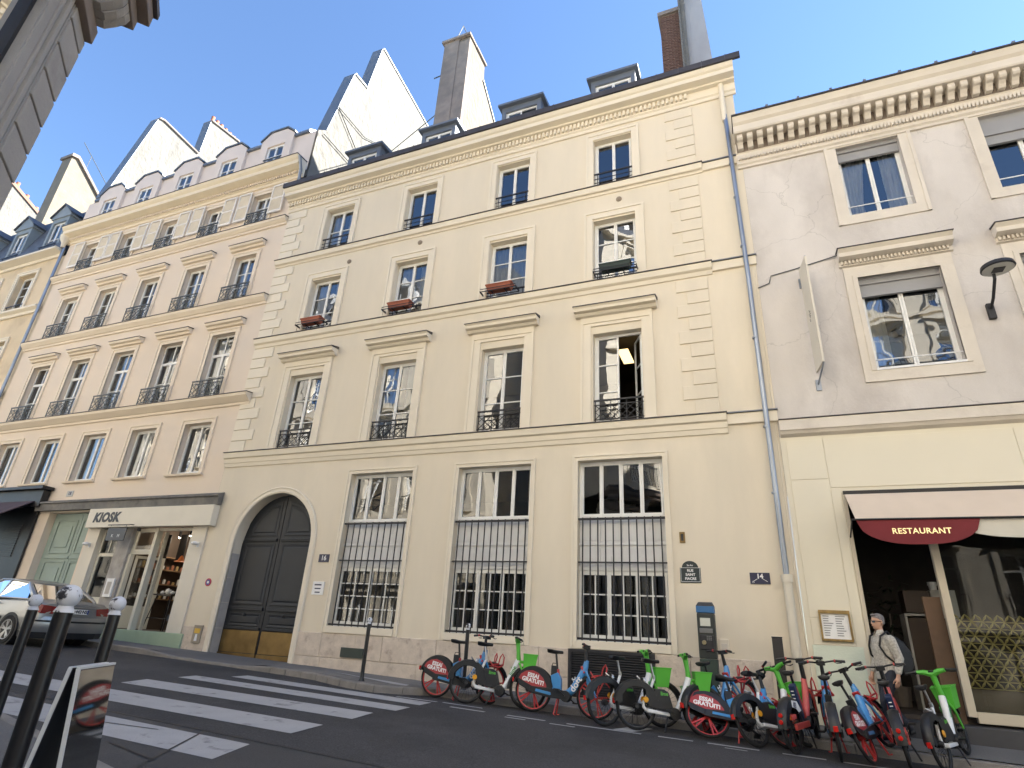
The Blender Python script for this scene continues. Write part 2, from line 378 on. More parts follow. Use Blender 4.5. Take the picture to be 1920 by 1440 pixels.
flat('pavement_strip', [(-8.9, 11.75), (-8.6, 11.75), (-7.0, 11.05), (-6.62, 11.0), (-6.7, 11.25), (-7.1, 11.4)], PAINT, .012, mark)
patch = flat('road_patch', [(-16, 3.9), (-2.2, 3.4), (-2.6, 5.55), (-16, 5.62)], ASPHS, .003)
for pts in ([(-16, 5.62), (-2.6, 5.55), (-2.6, 5.58), (-16, 5.65)], [(-2.58, 5.57), (-2.18, 3.4), (-2.15, 3.4), (-2.55, 5.57)],
            [(-5.73, 5.40), (-5.70, 5.40), (-4.62, 3.6), (-4.65, 3.6)], [(-7.2, 5.0), (-7.18, 5.03), (-6.15, 5.27), (-6.15, 5.24)], [(-5.9, 4.52), (-5.88, 4.55), (-5.05, 4.36), (-5.06, 4.33)]):
    flat('seam', pts, SEAL, .009, patch)

# ------------------------------------------------------------------ facade helpers
def wall_panel(mb, x0, x1, z0, z1, holes, y, depth, m=0, mr=None):
    """wall in the plane y with rectangular holes (x0,x1,z0,z1) and their reveals"""
    X = sorted({x0, x1, *[h[0] for h in holes], *[h[1] for h in holes]}); Z = sorted({z0, z1, *[h[2] for h in holes], *[h[3] for h in holes]})
    X = [v for v in X if x0 <= v <= x1]; Z = [v for v in Z if z0 <= v <= z1]
    for a, b in zip(X, X[1:]):
        for c, d in zip(Z, Z[1:]):
            cx, cz = (a+b)/2, (c+d)/2
            if any(h[0] < cx < h[1] and h[2] < cz < h[3] for h in holes): continue
            mb.quad((a, y, c), (b, y, c), (b, y, d), (a, y, d), m)
    mr = m if mr is None else mr
    for (a, b, c, d) in holes:
        y2 = y+depth
        mb.quad((a, y, c), (a, y2, c), (a, y2, d), (a, y, d), mr); mb.quad((b, y2, c), (b, y, c), (b, y, d), (b, y2, d), mr)
        mb.quad((a, y, d), (a, y2, d), (b, y2, d), (b, y, d), mr); mb.quad((a, y2, c), (a, y, c), (b, y, c), (b, y2, c), mr)
def pane(parent, x0, x1, z0, z1, y, g=None):
    mb = MB(); mb.quad((x0, y, z0), (x1, y, z0), (x1, y, z1), (x0, y, z1))
    return obj('pane', mb, g or GLASS, parent, fix=False)
def window(th, x0, x1, z0, z1, y, rows=3, transom=None, leaves=2, cols=1, mt=None, g=None, fr=.055, skip=(), thick=.05, name='window'):
    """casement window: frame mesh with each pane a child; transom = height of a fixed light above"""
    mt = mt or WHITE; mb = MB(); ya, yb = y-thick/2, y+thick/2; panes = []
    def frame(a, b, c, d, w, yo=0): 
        mb.box(a, a+w, ya+yo, yb+yo, c, d); mb.box(b-w, b, ya+yo, yb+yo, c, d); mb.box(a+w, b-w, ya+yo, yb+yo, c, c+w); mb.box(a+w, b-w, ya+yo, yb+yo, d-w, d)
    frame(x0, x1, z0, z1, fr)
    top = z1-fr
    if transom:
        mb.box(x0+fr, x1-fr, ya-.004, yb, transom-.03, transom+.03)
        xm = (x0+x1)/2; mb.box(xm-.02, xm+.02, ya, yb, transom+.03, z1-fr)
        panes += [(x0+fr, xm-.02, transom+.03, z1-fr), (xm+.02, x1-fr, transom+.03, z1-fr)]; top = transom-.03
    w = (x1-x0-2*fr)/leaves
    for i in range(leaves):
        if i in skip: continue
        a = x0+fr+i*w; b = a+w; s = .042
        mb.box(a+.003, a+s, ya-.012, yb-.012, z0+fr, top); mb.box(b-s, b-.003, ya-.012, yb-.012, z0+fr, top)
        mb.box(a+s, b-s, ya-.012, yb-.012, z0+fr, z0+fr+.07); mb.box(a+s, b-s, ya-.012, yb-.012, top-s, top)
        zz0, zz1 = z0+fr+.07, top-s; aw = (b-a-2*s)/cols
        for r in range(1, rows): zc = zz0+(zz1-zz0)*r/rows; mb.box(a+s, b-s, ya-.004, yb-.02, zc-.013, zc+.013)
        for c in range(1, cols): xc = a+s+aw*c; mb.box(xc-.013, xc+.013, ya-.002, yb-.022, zz0, zz1)
        for r in range(rows):
            for c in range(cols): panes.append((a+s+aw*c, a+s+aw*(c+1), zz0+(zz1-zz0)*r/rows, zz0+(zz1-zz0)*(r+1)/rows))
    o = wpart(name, mb, mt, th)
    for p in panes: pane(o, *p, y-.005, g)
    return o
def curtain(th, x0, x1, z0, z1, y, mt=None, fold=.14, amp=.035, taper=0.0, seed=0):
    rn = random.Random(seed); n = max(6, int((x1-x0)/fold*6)); mb = MB(); ph = rn.uniform(0, 6)
    rows = []
    for j in range(5):
        t = j/4; row = []
        for i in range(n+1):
            u = i/n; x = x0+(x1-x0)*u; xc = x0 if taper > 0 else x1; x = x + (xc-x)*abs(taper)*t*0 
            row.append((x + (xc-x)*abs(taper)*(1-abs(t-.15)), y+amp*math.sin(u*(x1-x0)/fold*2*math.pi+ph)+.3*amp*math.sin(u*17+ph+t), z0+(z1-z0)*t))
        rows.append(row)
    mb.loft(rows, cap=False, closed=False); return wpart('curtain', mb, mt or CURT, th, smooth=True, fix=False)
def surround(th, x0, x1, z0, z1, w, mt, sill=False, proud=.035, top=True):
    """moulded frame round an opening; x0..z1 are its outer edges"""
    mb = MB(); 
    for (a, b, c, d) in ((x0, x0+w, z0, z1), (x1-w, x1, z0, z1), (x0+w, x1-w, z1-w, z1)):
        mb.box(a, b, FY-proud, FY+.02, c, d)
    for (a, b, c, d) in ((x0-.012, x0+.05, z0, z1+.012), (x1-.05, x1+.012, z0, z1+.012), (x0+.05, x1-.05, z1-.05, z1+.012)):
        mb.box(a, b, FY-proud-.022, FY+.01, c, d)
    if sill: mb.box(x0+w, x1-w, FY-proud, FY+.02, z0, z0+w)
    return wpart('window_surround', mb, mt, th)
def moulding(th, name, x0, x1, prof, mt, ends=True):
    """horizontal moulding from a profile of (proud, z)"""
    mb = MB(); pts = [(FY-p, z) for p, z in prof]; mb.prism(pts, 'x', x0, x1); return wpart(name, mb, mt, th)
def railing(th, x0, x1, z0, z1, y, mt, style='x', r=.011, name='window_rail'):
    mb = MB(); top = z1
    mb.box(x0, x1, y-.018, y+.018, top-.025, top+.015)
    if style == 'x':
        mb.box(x0, x1, y-.012, y+.012, top-.13, top-.11); mb.box(x0, x1, y-.012, y+.012, z0+.03, z0+.05)
        n = 3 if (x1-x0) > 1.0 else 2; w = (x1-x0-.06)/n
        for s in (x0+.03, x1-.03): mb.box(s-.012, s+.012, y-.012, y+.012, z0-.02, top)
        for i in range(n):
            a, b = x0+.03+i*w, x0+.03+(i+1)*w
            mb.bar((a, y, z0+.05), (b, y, top-.12), .016, .016, (0, 1, 0)); mb.bar((a, y+.008, top-.12), (b, y+.008, z0+.05), .016, .016, (0, 1, 0))
            c = ((a+b)/2, (z0+top-.07)/2); mb.bar((a, y-.006, c[1]), (c[0], y-.006, top-.12), .012, .012, (0, 1, 0)); mb.bar((c[0], y-.006, top-.12), (b, y-.006, c[1]), .012, .012, (0, 1, 0))
            mb.bar((a, y-.006, c[1]), (c[0], y-.006, z0+.05), .012, .012, (0, 1, 0)); mb.bar((c[0], y-.006, z0+.05), (b, y-.006, c[1]), .012, .012, (0, 1, 0))
            if i: mb.box(a-.01, a+.01, y-.01, y+.01, z0-.02, top)
    else:
        for k in range(1, 4): mb.box(x0, x1, y-.008, y+.008, top-.14*k-.05, top-.14*k-.034)
        for s in (x0+.1, x1-.1): mb.box(s-.01, s+.01, y+.008, y+.022, z0, top)
    return wpart(name, mb, mt, th)
def shell(th, x0, x1, z0, z1, y0, y1, floors, mt, name='interior'):
    """rooms behind a facade: side, back walls and floors"""
    mb = MB()
    mb.quad((x0, y0, z0), (x0, y1, z0), (x0, y1, z1), (x0, y0, z1)); mb.quad((x1, y0, z0), (x1, y1, z0), (x1, y1, z1), (x1, y0, z1))
    mb.quad((x0, y1, z0), (x1, y1, z0), (x1, y1, z1), (x0, y1, z1))
    for f in floors: mb.box(x0, x1, y0, y1, f-.12, f+.12)
    return wpart(name, mb, mt, th, fix=False)
def dentils(th, x0, x1, z0, z1, proud, pitch, mt, w=.55, name='dentil_course'):
    mb = MB(); n = int((x1-x0)/pitch)
    for i in range(n): a = x0+i*pitch; mb.box(a, a+pitch*w, FY-proud, FY, z0, z1)
    o = wpart(name, mb, mt, th, fix=False); o['kind'] = 'stuff'; return o
def poly_wall(th, name, pts, x, t, mt, mts=None):
    """party wall seen from the side: outline pts (y,z) in the plane x with thickness t towards -x"""
    mb = MB(); mb.prism(pts, 'x', x-t, x); return wpart(name, mb, mt, th)
def pots(th, y0, y1, x, z0, z1, n, h=.38, r=.10):
    for i in range(n):
        t = (i+.5)/n; y = y0+(y1-y0)*t; z = z0+(z1-z0)*t; mb = MB()
        mb.lathe([(r*1.1, 0), (r, .06), (r*.85, h*(.8+.4*random.random())), (r*.95, h*1.2), (r*.7, h*1.2)], (x, y, z-.03), n=10)
        wpart('chimney_pot', mb, POT, th, smooth=True)
# ------------------------------------------------------------------ number 16: cream house
B16 = thing('cream_house', 'cream stucco house with arched charcoal carriage door and barred ground floor windows', 'building', (-7.1, FY, -1.2))
F1 = [(-13.36, -11.54), (-10.04, -8.24), (-6.74, -4.95), (-3.64, -1.86)]
F2 = [(-13.29, -11.64), (-9.97, -8.34), (-6.70, -5.05), (-3.57, -1.95)]
F3 = [(-13.25, -11.68), (-9.92, -8.38), (-6.63, -5.12), (-3.52, -2.00)]
G0 = [(-10.20, -8.04), (-6.92, -4.76), (-3.82, -1.68)]
holes = [(a+.30, b-.27, 4.74, 7.14) for a, b in F1] + [(a+.24, b-.22, 8.69, 10.68) for a, b in F2] + [(a+.21, b-.21, 11.85, 13.63) for a, b in F3] + [(a+.12, b-.10, .02, 3.84) for a, b in G0]
AX, AR, AZ = -12.43, 1.36, 2.04
door_hole = (AX-AR, AX+AR, -.95, AZ+AR)
mb = MB(); wall_panel(mb, -14.9, .62, -1.4, 14.5, holes, FY, .30)
# arch: punch by rebuilding the panel with the door hole and filling the spandrels
mb = MB(); allh = holes + [door_hole]
wall_panel(mb, -14.9, .62, -1.4, 14.5, allh, FY, .30)
nA = 24
for k in range(nA):
    a0, a1 = math.pi*k/nA, math.pi*(k+1)/nA
    p0 = (AX+AR*math.cos(a0), AZ+AR*math.sin(a0)); p1 = (AX+AR*math.cos(a1), AZ+AR*math.sin(a1))
    mb.quad((p0[0], FY, p0[1]), (p1[0], FY, p1[1]), (p1[0], FY, AZ+AR), (p0[0], FY, AZ+AR))
    mb.quad((p0[0], FY, p0[1]), (p0[0], FY+.32, p0[1]), (p1[0], FY+.32, p1[1]), (p1[0], FY, p1[1]))
wpart('wall', mb, CREAM, B16, fix=False)
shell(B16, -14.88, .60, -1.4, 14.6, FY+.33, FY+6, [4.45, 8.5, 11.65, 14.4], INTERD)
# arch moulding
mb = MB(); rings = []
prof = [(.0, -.02), (.0, .035), (.04, .055), (.08, .045), (.12, .045), (.15, .065), (.175, .045), (.175, -.02)]
path = [(AX+AR, -1.2)] + [(AX+AR, AZ)] + [(AX+AR*math.cos(math.pi*k/28), AZ+AR*math.sin(math.pi*k/28)) for k in range(1, 28)] + [(AX-AR, AZ), (AX-AR, -1.2)]
for i, (px, pz) in enumerate(path):
    if pz <= AZ: nx, nz = (1, 0) if px > AX else (-1, 0)
    else: nx, nz = (px-AX)/AR, (pz-AZ)/AR
    rings.append([(px+nx*o, FY-p, pz+nz*o) for o, p in prof])
mb.loft(rings); wpart('door_surround', mb, CREAMT, B16, smooth=True)
# stone blocks at the feet of the arch and stone base
def base_stones(x0, x1, ztop, rows, seed, w=(.55, .95), mt=LIME, proud=.035, y=FY):
    rn = random.Random(seed); zl = min(zb(x0), zb(x1))-.15; 
    for r in range(rows):
        z1 = ztop-(ztop-zl)*r/rows; z0 = ztop-(ztop-zl)*(r+1)/rows; x = x0
        while x < x1-.02:
            L = rn.uniform(*w); 
            if x+L > x1-.3: L = x1-x
            mm = MB(); mm.box(x+.004, x+L-.004, y-proud-rn.uniform(0, .012), y+.05, z0+.003, z1-.003)
            wpart('base_stone', mm, mt, B16, bevel=.012); x += L
base_stones(AX+AR+.02, -.02, -.145, 2, 4, w=(.7, 1.5))
base_stones(-14.88, AX-AR-.02, -.20, 1, 5)
for z0, z1 in ((-1.1, -.2), (-.2, .45), (.45, 1.1), (1.1, 1.75)):
    mm = MB(); mm.box(AX-AR-.001, AX-AR+.015, FY+.02, FY+.30, z0+.004, z1-.004); wpart('reveal_stone', mm, STONE, B16, bevel=.006)
# carriage door: two leaves with panels
dy = FY+.30
def arch_clip(x0, x1, z0, n=10, inset=0.0):
    """top outline of a panel under the arch between x0 and x1"""
    pts = []
    for k in range(n+1):
        x = x1+(x0-x1)*k/n; r = AR-inset; d = max(0.0, r*r-(x-AX)**2); pts.append((x, AZ+math.sqrt(d)))
    return pts
for s in (-1, 1):
    xa, xb = (AX-AR, AX-.012) if s < 0 else (AX+.012, AX+AR)
    mb = MB(); mb.prism([(xa, -.93), (xb, -.93)] + arch_clip(xa, xb, 0), 'y', dy, dy+.06)
    leaf = wpart('door_leaf', mb, DOOR, B16)
    ia, ib = (xa+.13, xb-.11) if s < 0 else (xa+.11, xb-.13)
    def frame(z0, z1, top=None, d=.018, w=.038, nm='door_panel'):
        mm = MB()
        o = [(ia, z0), (ib, z0)] + (top(ia, ib, 0) if top else [(ib, z1), (ia, z1)])
        cx, cz = (ia+ib)/2, sum(p[1] for p in o)/len(o)
        def shr(q, k):
            n_ = len(q); out = []
            for j_ in range(n_):
                p0, p1_, p2_ = Vector(q[j_-1]), Vector(q[j_]), Vector(q[(j_+1) % n_]); e1, e2 = (p1_-p0).normalized(), (p2_-p1_).normalized()
                n1, n2 = Vector((-e1.y, e1.x)), Vector((-e2.y, e2.x)); bb = (n1+n2); bb = bb/max(.3, 1+n1.dot(n2)); out.append((p1_.x+bb.x*w*k, p1_.y+bb.y*w*k))
            return out
        p1 = shr(o, 1); p2 = shr(o, 2.4); p3 = shr(o, 3.4)
        rg = [[(px, dy-.002, pz) for px, pz in o], [(px, dy-d, pz) for px, pz in shr(o, .3)], [(px, dy-d, pz) for px, pz in p1], [(px, dy-.004, pz) for px, pz in p2], [(px, dy-.018, pz) for px, pz in p3]]
        mm.loft(rg, cap=True); obj(nm, mm, DOOR, leaf)
    _k = (ia, ib); ia, ib = max(ia, AX-1.10), min(ib, AX+1.10); frame(2.25, 0, top=lambda a, b, _: arch_clip(a, b, 0, 10, .16)); ia, ib = _k
    frame(.42, 2.05)
    mm = MB(); mm.box(ia-.05, ib+.05, dy-.045, dy, 2.10, 2.19); mm.box(ia-.03, ib+.03, dy-.06, dy, 2.135, 2.165); obj('door_rail', mm, DOOR, leaf, bevel=.01)
    mm = MB(); mm.box(ia-.05, ib+.05, dy-.05, dy, .28, .37); obj('door_rail', mm, DOOR, leaf, bevel=.01)
    frame(-.12, .22, w=.03)
    mm = MB(); mm.lathe([(.001, -.075), (.03, -.07), (.042, -.045), (.03, -.02), (.018, -.015), (.018, 0)], ((ia+ib)/2, dy, .17), axis='y', n=12); obj('door_knob', mm, DOOR, leaf, smooth=True)
    mm = MB(); mm.box(ia-.06, ib+.06, dy-.05, dy, -.20, -.13); obj('door_rail', mm, DOOR, leaf, bevel=.01)
    mm = MB(); mm.box(ia-.08, ib+.08, dy-.02, dy, -.76, -.22); obj('kick_plate', mm, BRASS, leaf, bevel=.004)
    mm = MB(); mm.box(xa+.01, xb-.01, dy-.028, dy, -.92, -.775); obj('kick_plate', mm, BRASS, leaf, bevel=.004)
# upper windows
curt = {(1, 1): 'b', (1, 2): '', (1, 0): '', (2, 0): 'b', (2, 1): 'b', (3, 0): 'b', (2, 2): 'l'}
for fl, (L, off, z0, z1, rows) in enumerate(((F1, (.30, .27), 4.74, 7.14, 3), (F2, (.24, .22), 8.69, 10.68, 3), (F3, (.21, .21), 11.85, 13.63, 1)), 1):
    for i, (a, b) in enumerate(L):
        x0, x1 = a+off[0], b-off[1]
        r = 2 if (fl, i) == (3, 0) else rows
        sk = (1,) if (fl, i) == (1, 3) else ()
        w = window(B16, x0, x1, z0, z1, FY+.22, rows=r, skip=sk, g=GLASSOLD if fl < 3 else GLASS)
        if (fl, i) == (1, 3):      # the leaf swung inwards
            lm = MB(); lw = .50; h0, h1 = z0+.06, z1-.06
            lm.box(-lw, 0, -.02, .02, h0, h0+.07); lm.box(-lw, 0, -.02, .02, h1-.045, h1); lm.box(-lw, -lw+.045, -.02, .02, h0+.07, h1-.045); lm.box(-.045, 0, -.02, .02, h0+.07, h1-.045)
            for k in (1, 2): zc = h0+.07+(h1-h0-.115)*k/3; lm.box(-lw+.045, -.045, -.014, .014, zc-.013, zc+.013)
            lo = obj('open_leaf', lm, WHITE, w); lo.location = (x1-.055, FY+.23, 0); lo.rotation_euler = (0, 0, R(-62))
            for k in range(3):
                zc0, zc1 = h0+.07+(h1-h0-.115)*k/3, h0+.07+(h1-h0-.115)*(k+1)/3
                pm = MB(); pm.quad((-lw+.045, 0, zc0), (-.045, 0, zc0), (-.045, 0, zc1), (-lw+.045, 0, zc1)); po = obj('pane', pm, GLASS, w, fix=False); po.location = lo.location; po.rotation_euler = lo.rotation_euler
        k = curt.get((fl, i), '')
        if 'b' in k:
            curtain(B16, x0+.02, x0+(x1-x0)*.36, z0, z1, FY+.36, seed=i+fl); curtain(B16, x1-(x1-x0)*.36, x1-.02, z0, z1, FY+.36, seed=i+fl+9)
        elif 'l' in k: curtain(B16, x0+.02, x1-.02, z0, z1, FY+.36, mt=mat('grey_sheer', (.35, .36, .36), .9), seed=i)
        surround(B16, a, b, z0-.03, {1: 7.60, 2: 10.96, 3: 13.85}[fl], {1: .25, 2: .22, 3: .19}[fl], CREAMT)
        if fl == 1:
            moulding(B16, 'window_hood', a-.0, b+.0, [(0, 7.42), (.06, 7.44), (.06, 7.60), (.10, 7.62), (0, 7.62)], CREAMT)
            moulding(B16, 'window_hood', a-.14, b+.14, [(0, 7.625), (.12, 7.625), (.15, 7.67), (.15, 7.70), (.27, 7.71), (.28, 7.78), (.32, 7.82), (.0, 7.85)], CREAMT)
            moulding(B16, 'hood_flashing', a-.16, b+.16, [(0, 7.856), (.335, 7.826), (.335, 7.842), (0, 7.93)], ZINCD)
            railing(B16, x0+.01, x1-.01, 4.80, 5.33, FY+.04, IRON)
        elif fl == 3:
            railing(B16, x0+.0, x1+.0, 11.88, 12.38, FY+.03, IRON, 'h')
        else:
            railing(B16, x0, x1, 8.72, 8.98, FY+.05, IRON, 'h')
# lit ceiling panels inside the first floor rooms
for x, y in ((-5.6, FY+2.4), (-2.9, FY+2.2), (-1.9, FY+2.6)):
    mm = MB(); mm.box(x-.3, x+.0, y, y+.9, 7.72, 7.76); wpart('ceiling_lamp', mm, LIT, B16)
# flower boxes
tcols = mat('terracotta_planter', (.30, .095, .055), .75, var=.15, scale=4); dkg = mat('dark_green_planter', (.028, .045, .04), .6)
for i, (a, b) in enumerate(F2):
    cx = (a+b)/2 + (-.12 if i < 3 else .05); hw = .38 if i < 3 else .40
    lab = ['terracotta planter on leftmost second floor sill above the carriage door', 'terracotta planter on sill of second window from left, second floor', 'terracotta planter on sill of third window from left, second floor', 'dark green planter on rightmost second floor sill'][i]
    t = thing('window_planter', lab, 'planter', (cx, FY-.12, 8.86), group='planters on the second floor sills')
    mm = MB(); n = 4
    mm.loft([[(-hw*.88, -.09, 0), (hw*.88, -.09, 0), (hw*.88, .09, 0), (-hw*.88, .09, 0)], [(-hw, -.12, .17), (hw, -.12, .17), (hw, .12, .17), (-hw, .12, .17)],
             [(-hw-.02, -.135, .17), (hw+.02, -.135, .17), (hw+.02, .135, .17), (-hw-.02, .135, .17)], [(-hw-.02, -.135, .21), (hw+.02, -.135, .21), (hw+.02, .135, .21), (-hw-.02, .135, .21)],
             [(-hw+.02, -.1, .21), (hw-.02, -.1, .21), (hw-.02, .1, .21), (-hw+.02, .1, .21)], [(-hw+.02, -.1, .16), (hw-.02, -.1, .16), (hw-.02, .1, .16), (-hw+.02, .1, .16)]])
    obj('tub', mm, dkg if i == 3 else tcols, t, bevel=.008)
    mm = MB()
    for s in (-hw-.16, hw+.16): mm.box(s-.01, s+.01, -.14, .15, -.03, .02)
    mm.box(-hw-.16, hw+.16, -.15, -.13, -.03, -.01); mm.box(-hw-.16, hw+.16, .13, .15, -.03, -.01); mm.box(-hw-.16, hw+.16, -.15, -.135, .05, .065)
    for q in (-.2, .2): mm.box(q-.01, q+.01, -.14, .15, -.028, -.004)
    obj('bracket', mm, IRON, t)
# string courses, cornice
def string(z_top, h, x0=-14.9, x1=-.36, p=.16):
    moulding(B16, 'string_course', x0, x1, [(0, z_top-h), (.03, z_top-h), (.045, z_top-h+.06), (.055, z_top-h+.10), (.075, z_top-h+.12), (.09, z_top-.20), (p-.02, z_top-.17), (p, z_top-.05), (p, z_top-.02), (0, z_top-.005)], CREAMT)
    moulding(B16, 'string_flashing', x0-.02, x1+.02, [(0, z_top), (p+.03, z_top-.016), (p+.03, z_top+.004), (0, z_top+.035)], ZINCD)
    moulding(B16, 'string_course', x1+.004, .64, [(0, z_top-.26), (.06, z_top-.25), (.06, z_top-.02), (0, z_top)], CREAMT)
    moulding(B16, 'string_flashing', x1+.022, .66, [(0, z_top+.004), (.10, z_top-.012), (.10, z_top+.012), (0, z_top+.03)], ZINC)
string(4.71, .44); string(8.66, .32, p=.14); string(11.82, .28, p=.13)
moulding(B16, 'cornice', -14.95, .70, [(0, 14.02), (.04, 14.02), (.05, 14.06), (.05, 14.12), (.09, 14.16), (.09, 14.2), (.09, 14.40), (.20, 14.42), (.22, 14.47), (.40, 14.50), (.40, 14.64), (.45, 14.68), (.50, 14.78), (0, 14.80)], CREAMT)
dentils(B16, -14.9, -.5, 14.215, 14.385, .165, .125, CREAMT)
gx = -14.98
while gx < .9:
    mm = MB(); e = min(gx+.62, .90); mm.box(gx+.004, e-.004, FY-.54, FY-.46, 14.80, 15.0); mm.box(gx+.0, gx+.022, FY-.55, FY-.45, 14.80, 15.015)
    wpart('gutter_section', mm, ZINCD, B16); gx += .62
# roof
mb = MB(); mb.prism([(FY-.46, 14.80), (FY+.1, 15.45), (FY+4.6, 19.6), (FY+9, 20.2), (FY+9, 14.7), (FY-.46, 14.7)], 'x', -14.9, .64); wpart('roof', mb, ZINC, B16)
# quoins
rn = random.Random(11)
for z0, z1, n in ((4.75, 8.30, 10), (8.69, 11.50, 8), (11.85, 14.0, 6)):
    h = (z1-z0)/n
    for k in range(n):
        a, b = z0+k*h+.012, z0+(k+1)*h-.012
        mm = MB(); mm.box(-14.9, -14.05 if k % 2 else -14.30, FY-.035, FY+.01, a, b); wpart('quoin', mm, CREAMT, B16, bevel=.008)
        mm = MB(); mm.box(-1.24 if k % 2 else -1.0, -.49, FY-.030, FY+.01, a, b); wpart('quoin', mm, CREAM, B16, bevel=.008)
# ground floor windows
barcount = 0
for i, (a, b) in enumerate(G0):
    x0, x1 = a+.12, b-.10; y = FY+.20
    mm = MB()
    for (p, q, c, d) in ((a, x0, -.14, 3.957), (x1, b, -.14, 3.957), (x0, x1, 3.84, 3.957)): mm.box(p, q, FY-.03, FY+.02, c, d)
    for (p, q, c, d) in ((a-.01, a+.035, -.14, 3.967), (b-.035, b+.01, -.14, 3.967), (a+.035, b-.035, 3.925, 3.967)): mm.box(p, q, FY-.048, FY+.01, c, d)
    wpart('window_surround', mm, CREAMT, B16)
    mm = MB(); mm.box(x0-.0, x1+.0, FY-.06, FY+.3, -.14, .015); wpart('sill', mm, CREAMT, B16, bevel=.01)
    window(B16, x0, x1, 2.52, 3.84, y, rows=1, leaves=4, g=GLASSB, fr=.05, name='upper_light')
    for r, (c, d) in enumerate(((1.99, 2.515), (1.50, 1.95))):
        nb = 4; w = (x1-x0)/nb
        for k in range(nb):
            mm = MB(); mm.box(x0+k*w+.004, x0+(k+1)*w-.004, y-.045, y+.03, c, d); mm.box(x0+k*w+.07, x0+(k+1)*w-.07, y-.055, y-.044, c+.06, d-.06); wpart('panel_board', mm, OLDWHITE, B16, bevel=.006)
    mm = MB(); mm.box(x0, x1, y-.07, y+.02, 1.95, 1.99); mm.box(x0, x1, y-.06, y+.02, 1.42, 1.50); wpart('panel_rail', mm, OLDWHITE, B16)
    window(B16, x0, x1, .02, 1.42, y, rows=4 if i == 0 else 3, leaves=2 if i == 0 else 3, cols=2, g=GLASSL, fr=.05)
    for s in range(3): curtain(B16, x0+(x1-x0)*s/3+.02, x0+(x1-x0)*(s+ (.98 if i == 0 else .55))/3, .05, 1.45, y+.12, mt=CURTD, seed=i*5+s)
    # grille
    gy = FY+.06; mm = MB()
    mm.box(x0-.01, x1+.01, gy-.028, gy+.028, 2.485, 2.53); gr = wpart('grille', mm, IRON, B16)
    for c_, d_, e_ in ((1.565, 1.592, .02), (.03, .075, .03)): mm = MB(); mm.box(x0-.01, x1+.01, gy-e_, gy+e_, c_, d_); obj('grille_rail', mm, IRON, gr)
    nb = 11 if i else 10
    bm_ = MB(); bm_.tube([(0, 0, .0), (0, 0, 2.52)], .0155, 6); bme = bm_.mesh('grille_bar', IRON)
    for k in range(nb): obj('grille_bar', bme, None, gr, loc=(x0+(x1-x0)*(k+.6)/(nb+.2), gy-.012, .02))
mm = MB(); mm.box(-9.51, -8.87, FY-.075, FY-.02, -.65, -.44); wpart('letter_plate', mm, mat('dark_green_plate', (.03, .045, .04), .4), B16, bevel=.005)
# ventilation grille with slats under the third window
mm = MB(); mm.box(-3.85, -3.79, FY-.105, FY-.02, -1.02, -.15); mm.box(-2.16, -2.10, FY-.105, FY-.02, -1.02, -.15); mm.box(-3.79, -2.16, FY-.105, FY-.02, -.20, -.15); mm.box(-3.79, -2.16, FY-.060, FY-.02, -1.02, -.2)
VENT = mat('dark_vent_iron', (.03, .03, .034), .55)
vg = wpart('vent_frame', mm, VENT, B16)
sl = MB(); sl.bar((0, 0, 0), (1.62, 0, 0), .04, .008, (0, .55, 1)); sm = sl.mesh('vent_slat', VENT)
for k in range(18): obj('vent_slat', sm, None, vg, loc=(-3.785, FY-.084, -.99+k*.044))
# rain pipe
mm = MB(); mm.tube([(.33, FY-.10, 14.45), (.34, FY-.10, 13.6), (.36, FY-.12, 12.6), (.42, FY-.12, 8.0), (.42, FY-.12, 1.28)], .055, 10); rp_ = wpart('rain_pipe', mm, PIPE, B16, smooth=True)
mm = MB(); mm.tube([(.33, FY-.10, 14.6), (.335, FY-.10, 13.05)], .07, 10); obj('pipe_sleeve', mm, CREAMT, rp_, smooth=True)
mm = MB(); mm.tube([(.42, FY-.12, 1.34), (.42, FY-.12, -1.1)], .082, 12); mm.tube([(.42, FY-.12, 1.36), (.42, FY-.12, 1.22)], .10, 12); obj('cast_iron_pipe', mm, mat('cream_iron_pipe', (.62, .57, .47), .6, var=.06, col2=(.2, .17, .14), f2=.74, scale2=6, sharp=.03), rp_, smooth=True)
for z in (2.9, 4.3, 6.4, 8.9, 10.4, 11.5): mm = MB(); mm.tube([(.40+(.0 if z < 8 else -.02*(z-8)/2), FY-.12, z), (.40+(.0 if z < 8 else -.02*(z-8)/2), FY-.12, z+.035)], .066, 10); obj('pipe_clamp', mm, PIPE, rp_, smooth=True)
mm = MB(); mm.tube([(.58, FY-.015, 8.2), (.575, FY-.015, 5), (.57, FY-.015, 1.2), (.60, FY-.015, .3), (.62, FY-.015, -.1)], .010, 5); wpart('cable', mm, CREAMT, B16)
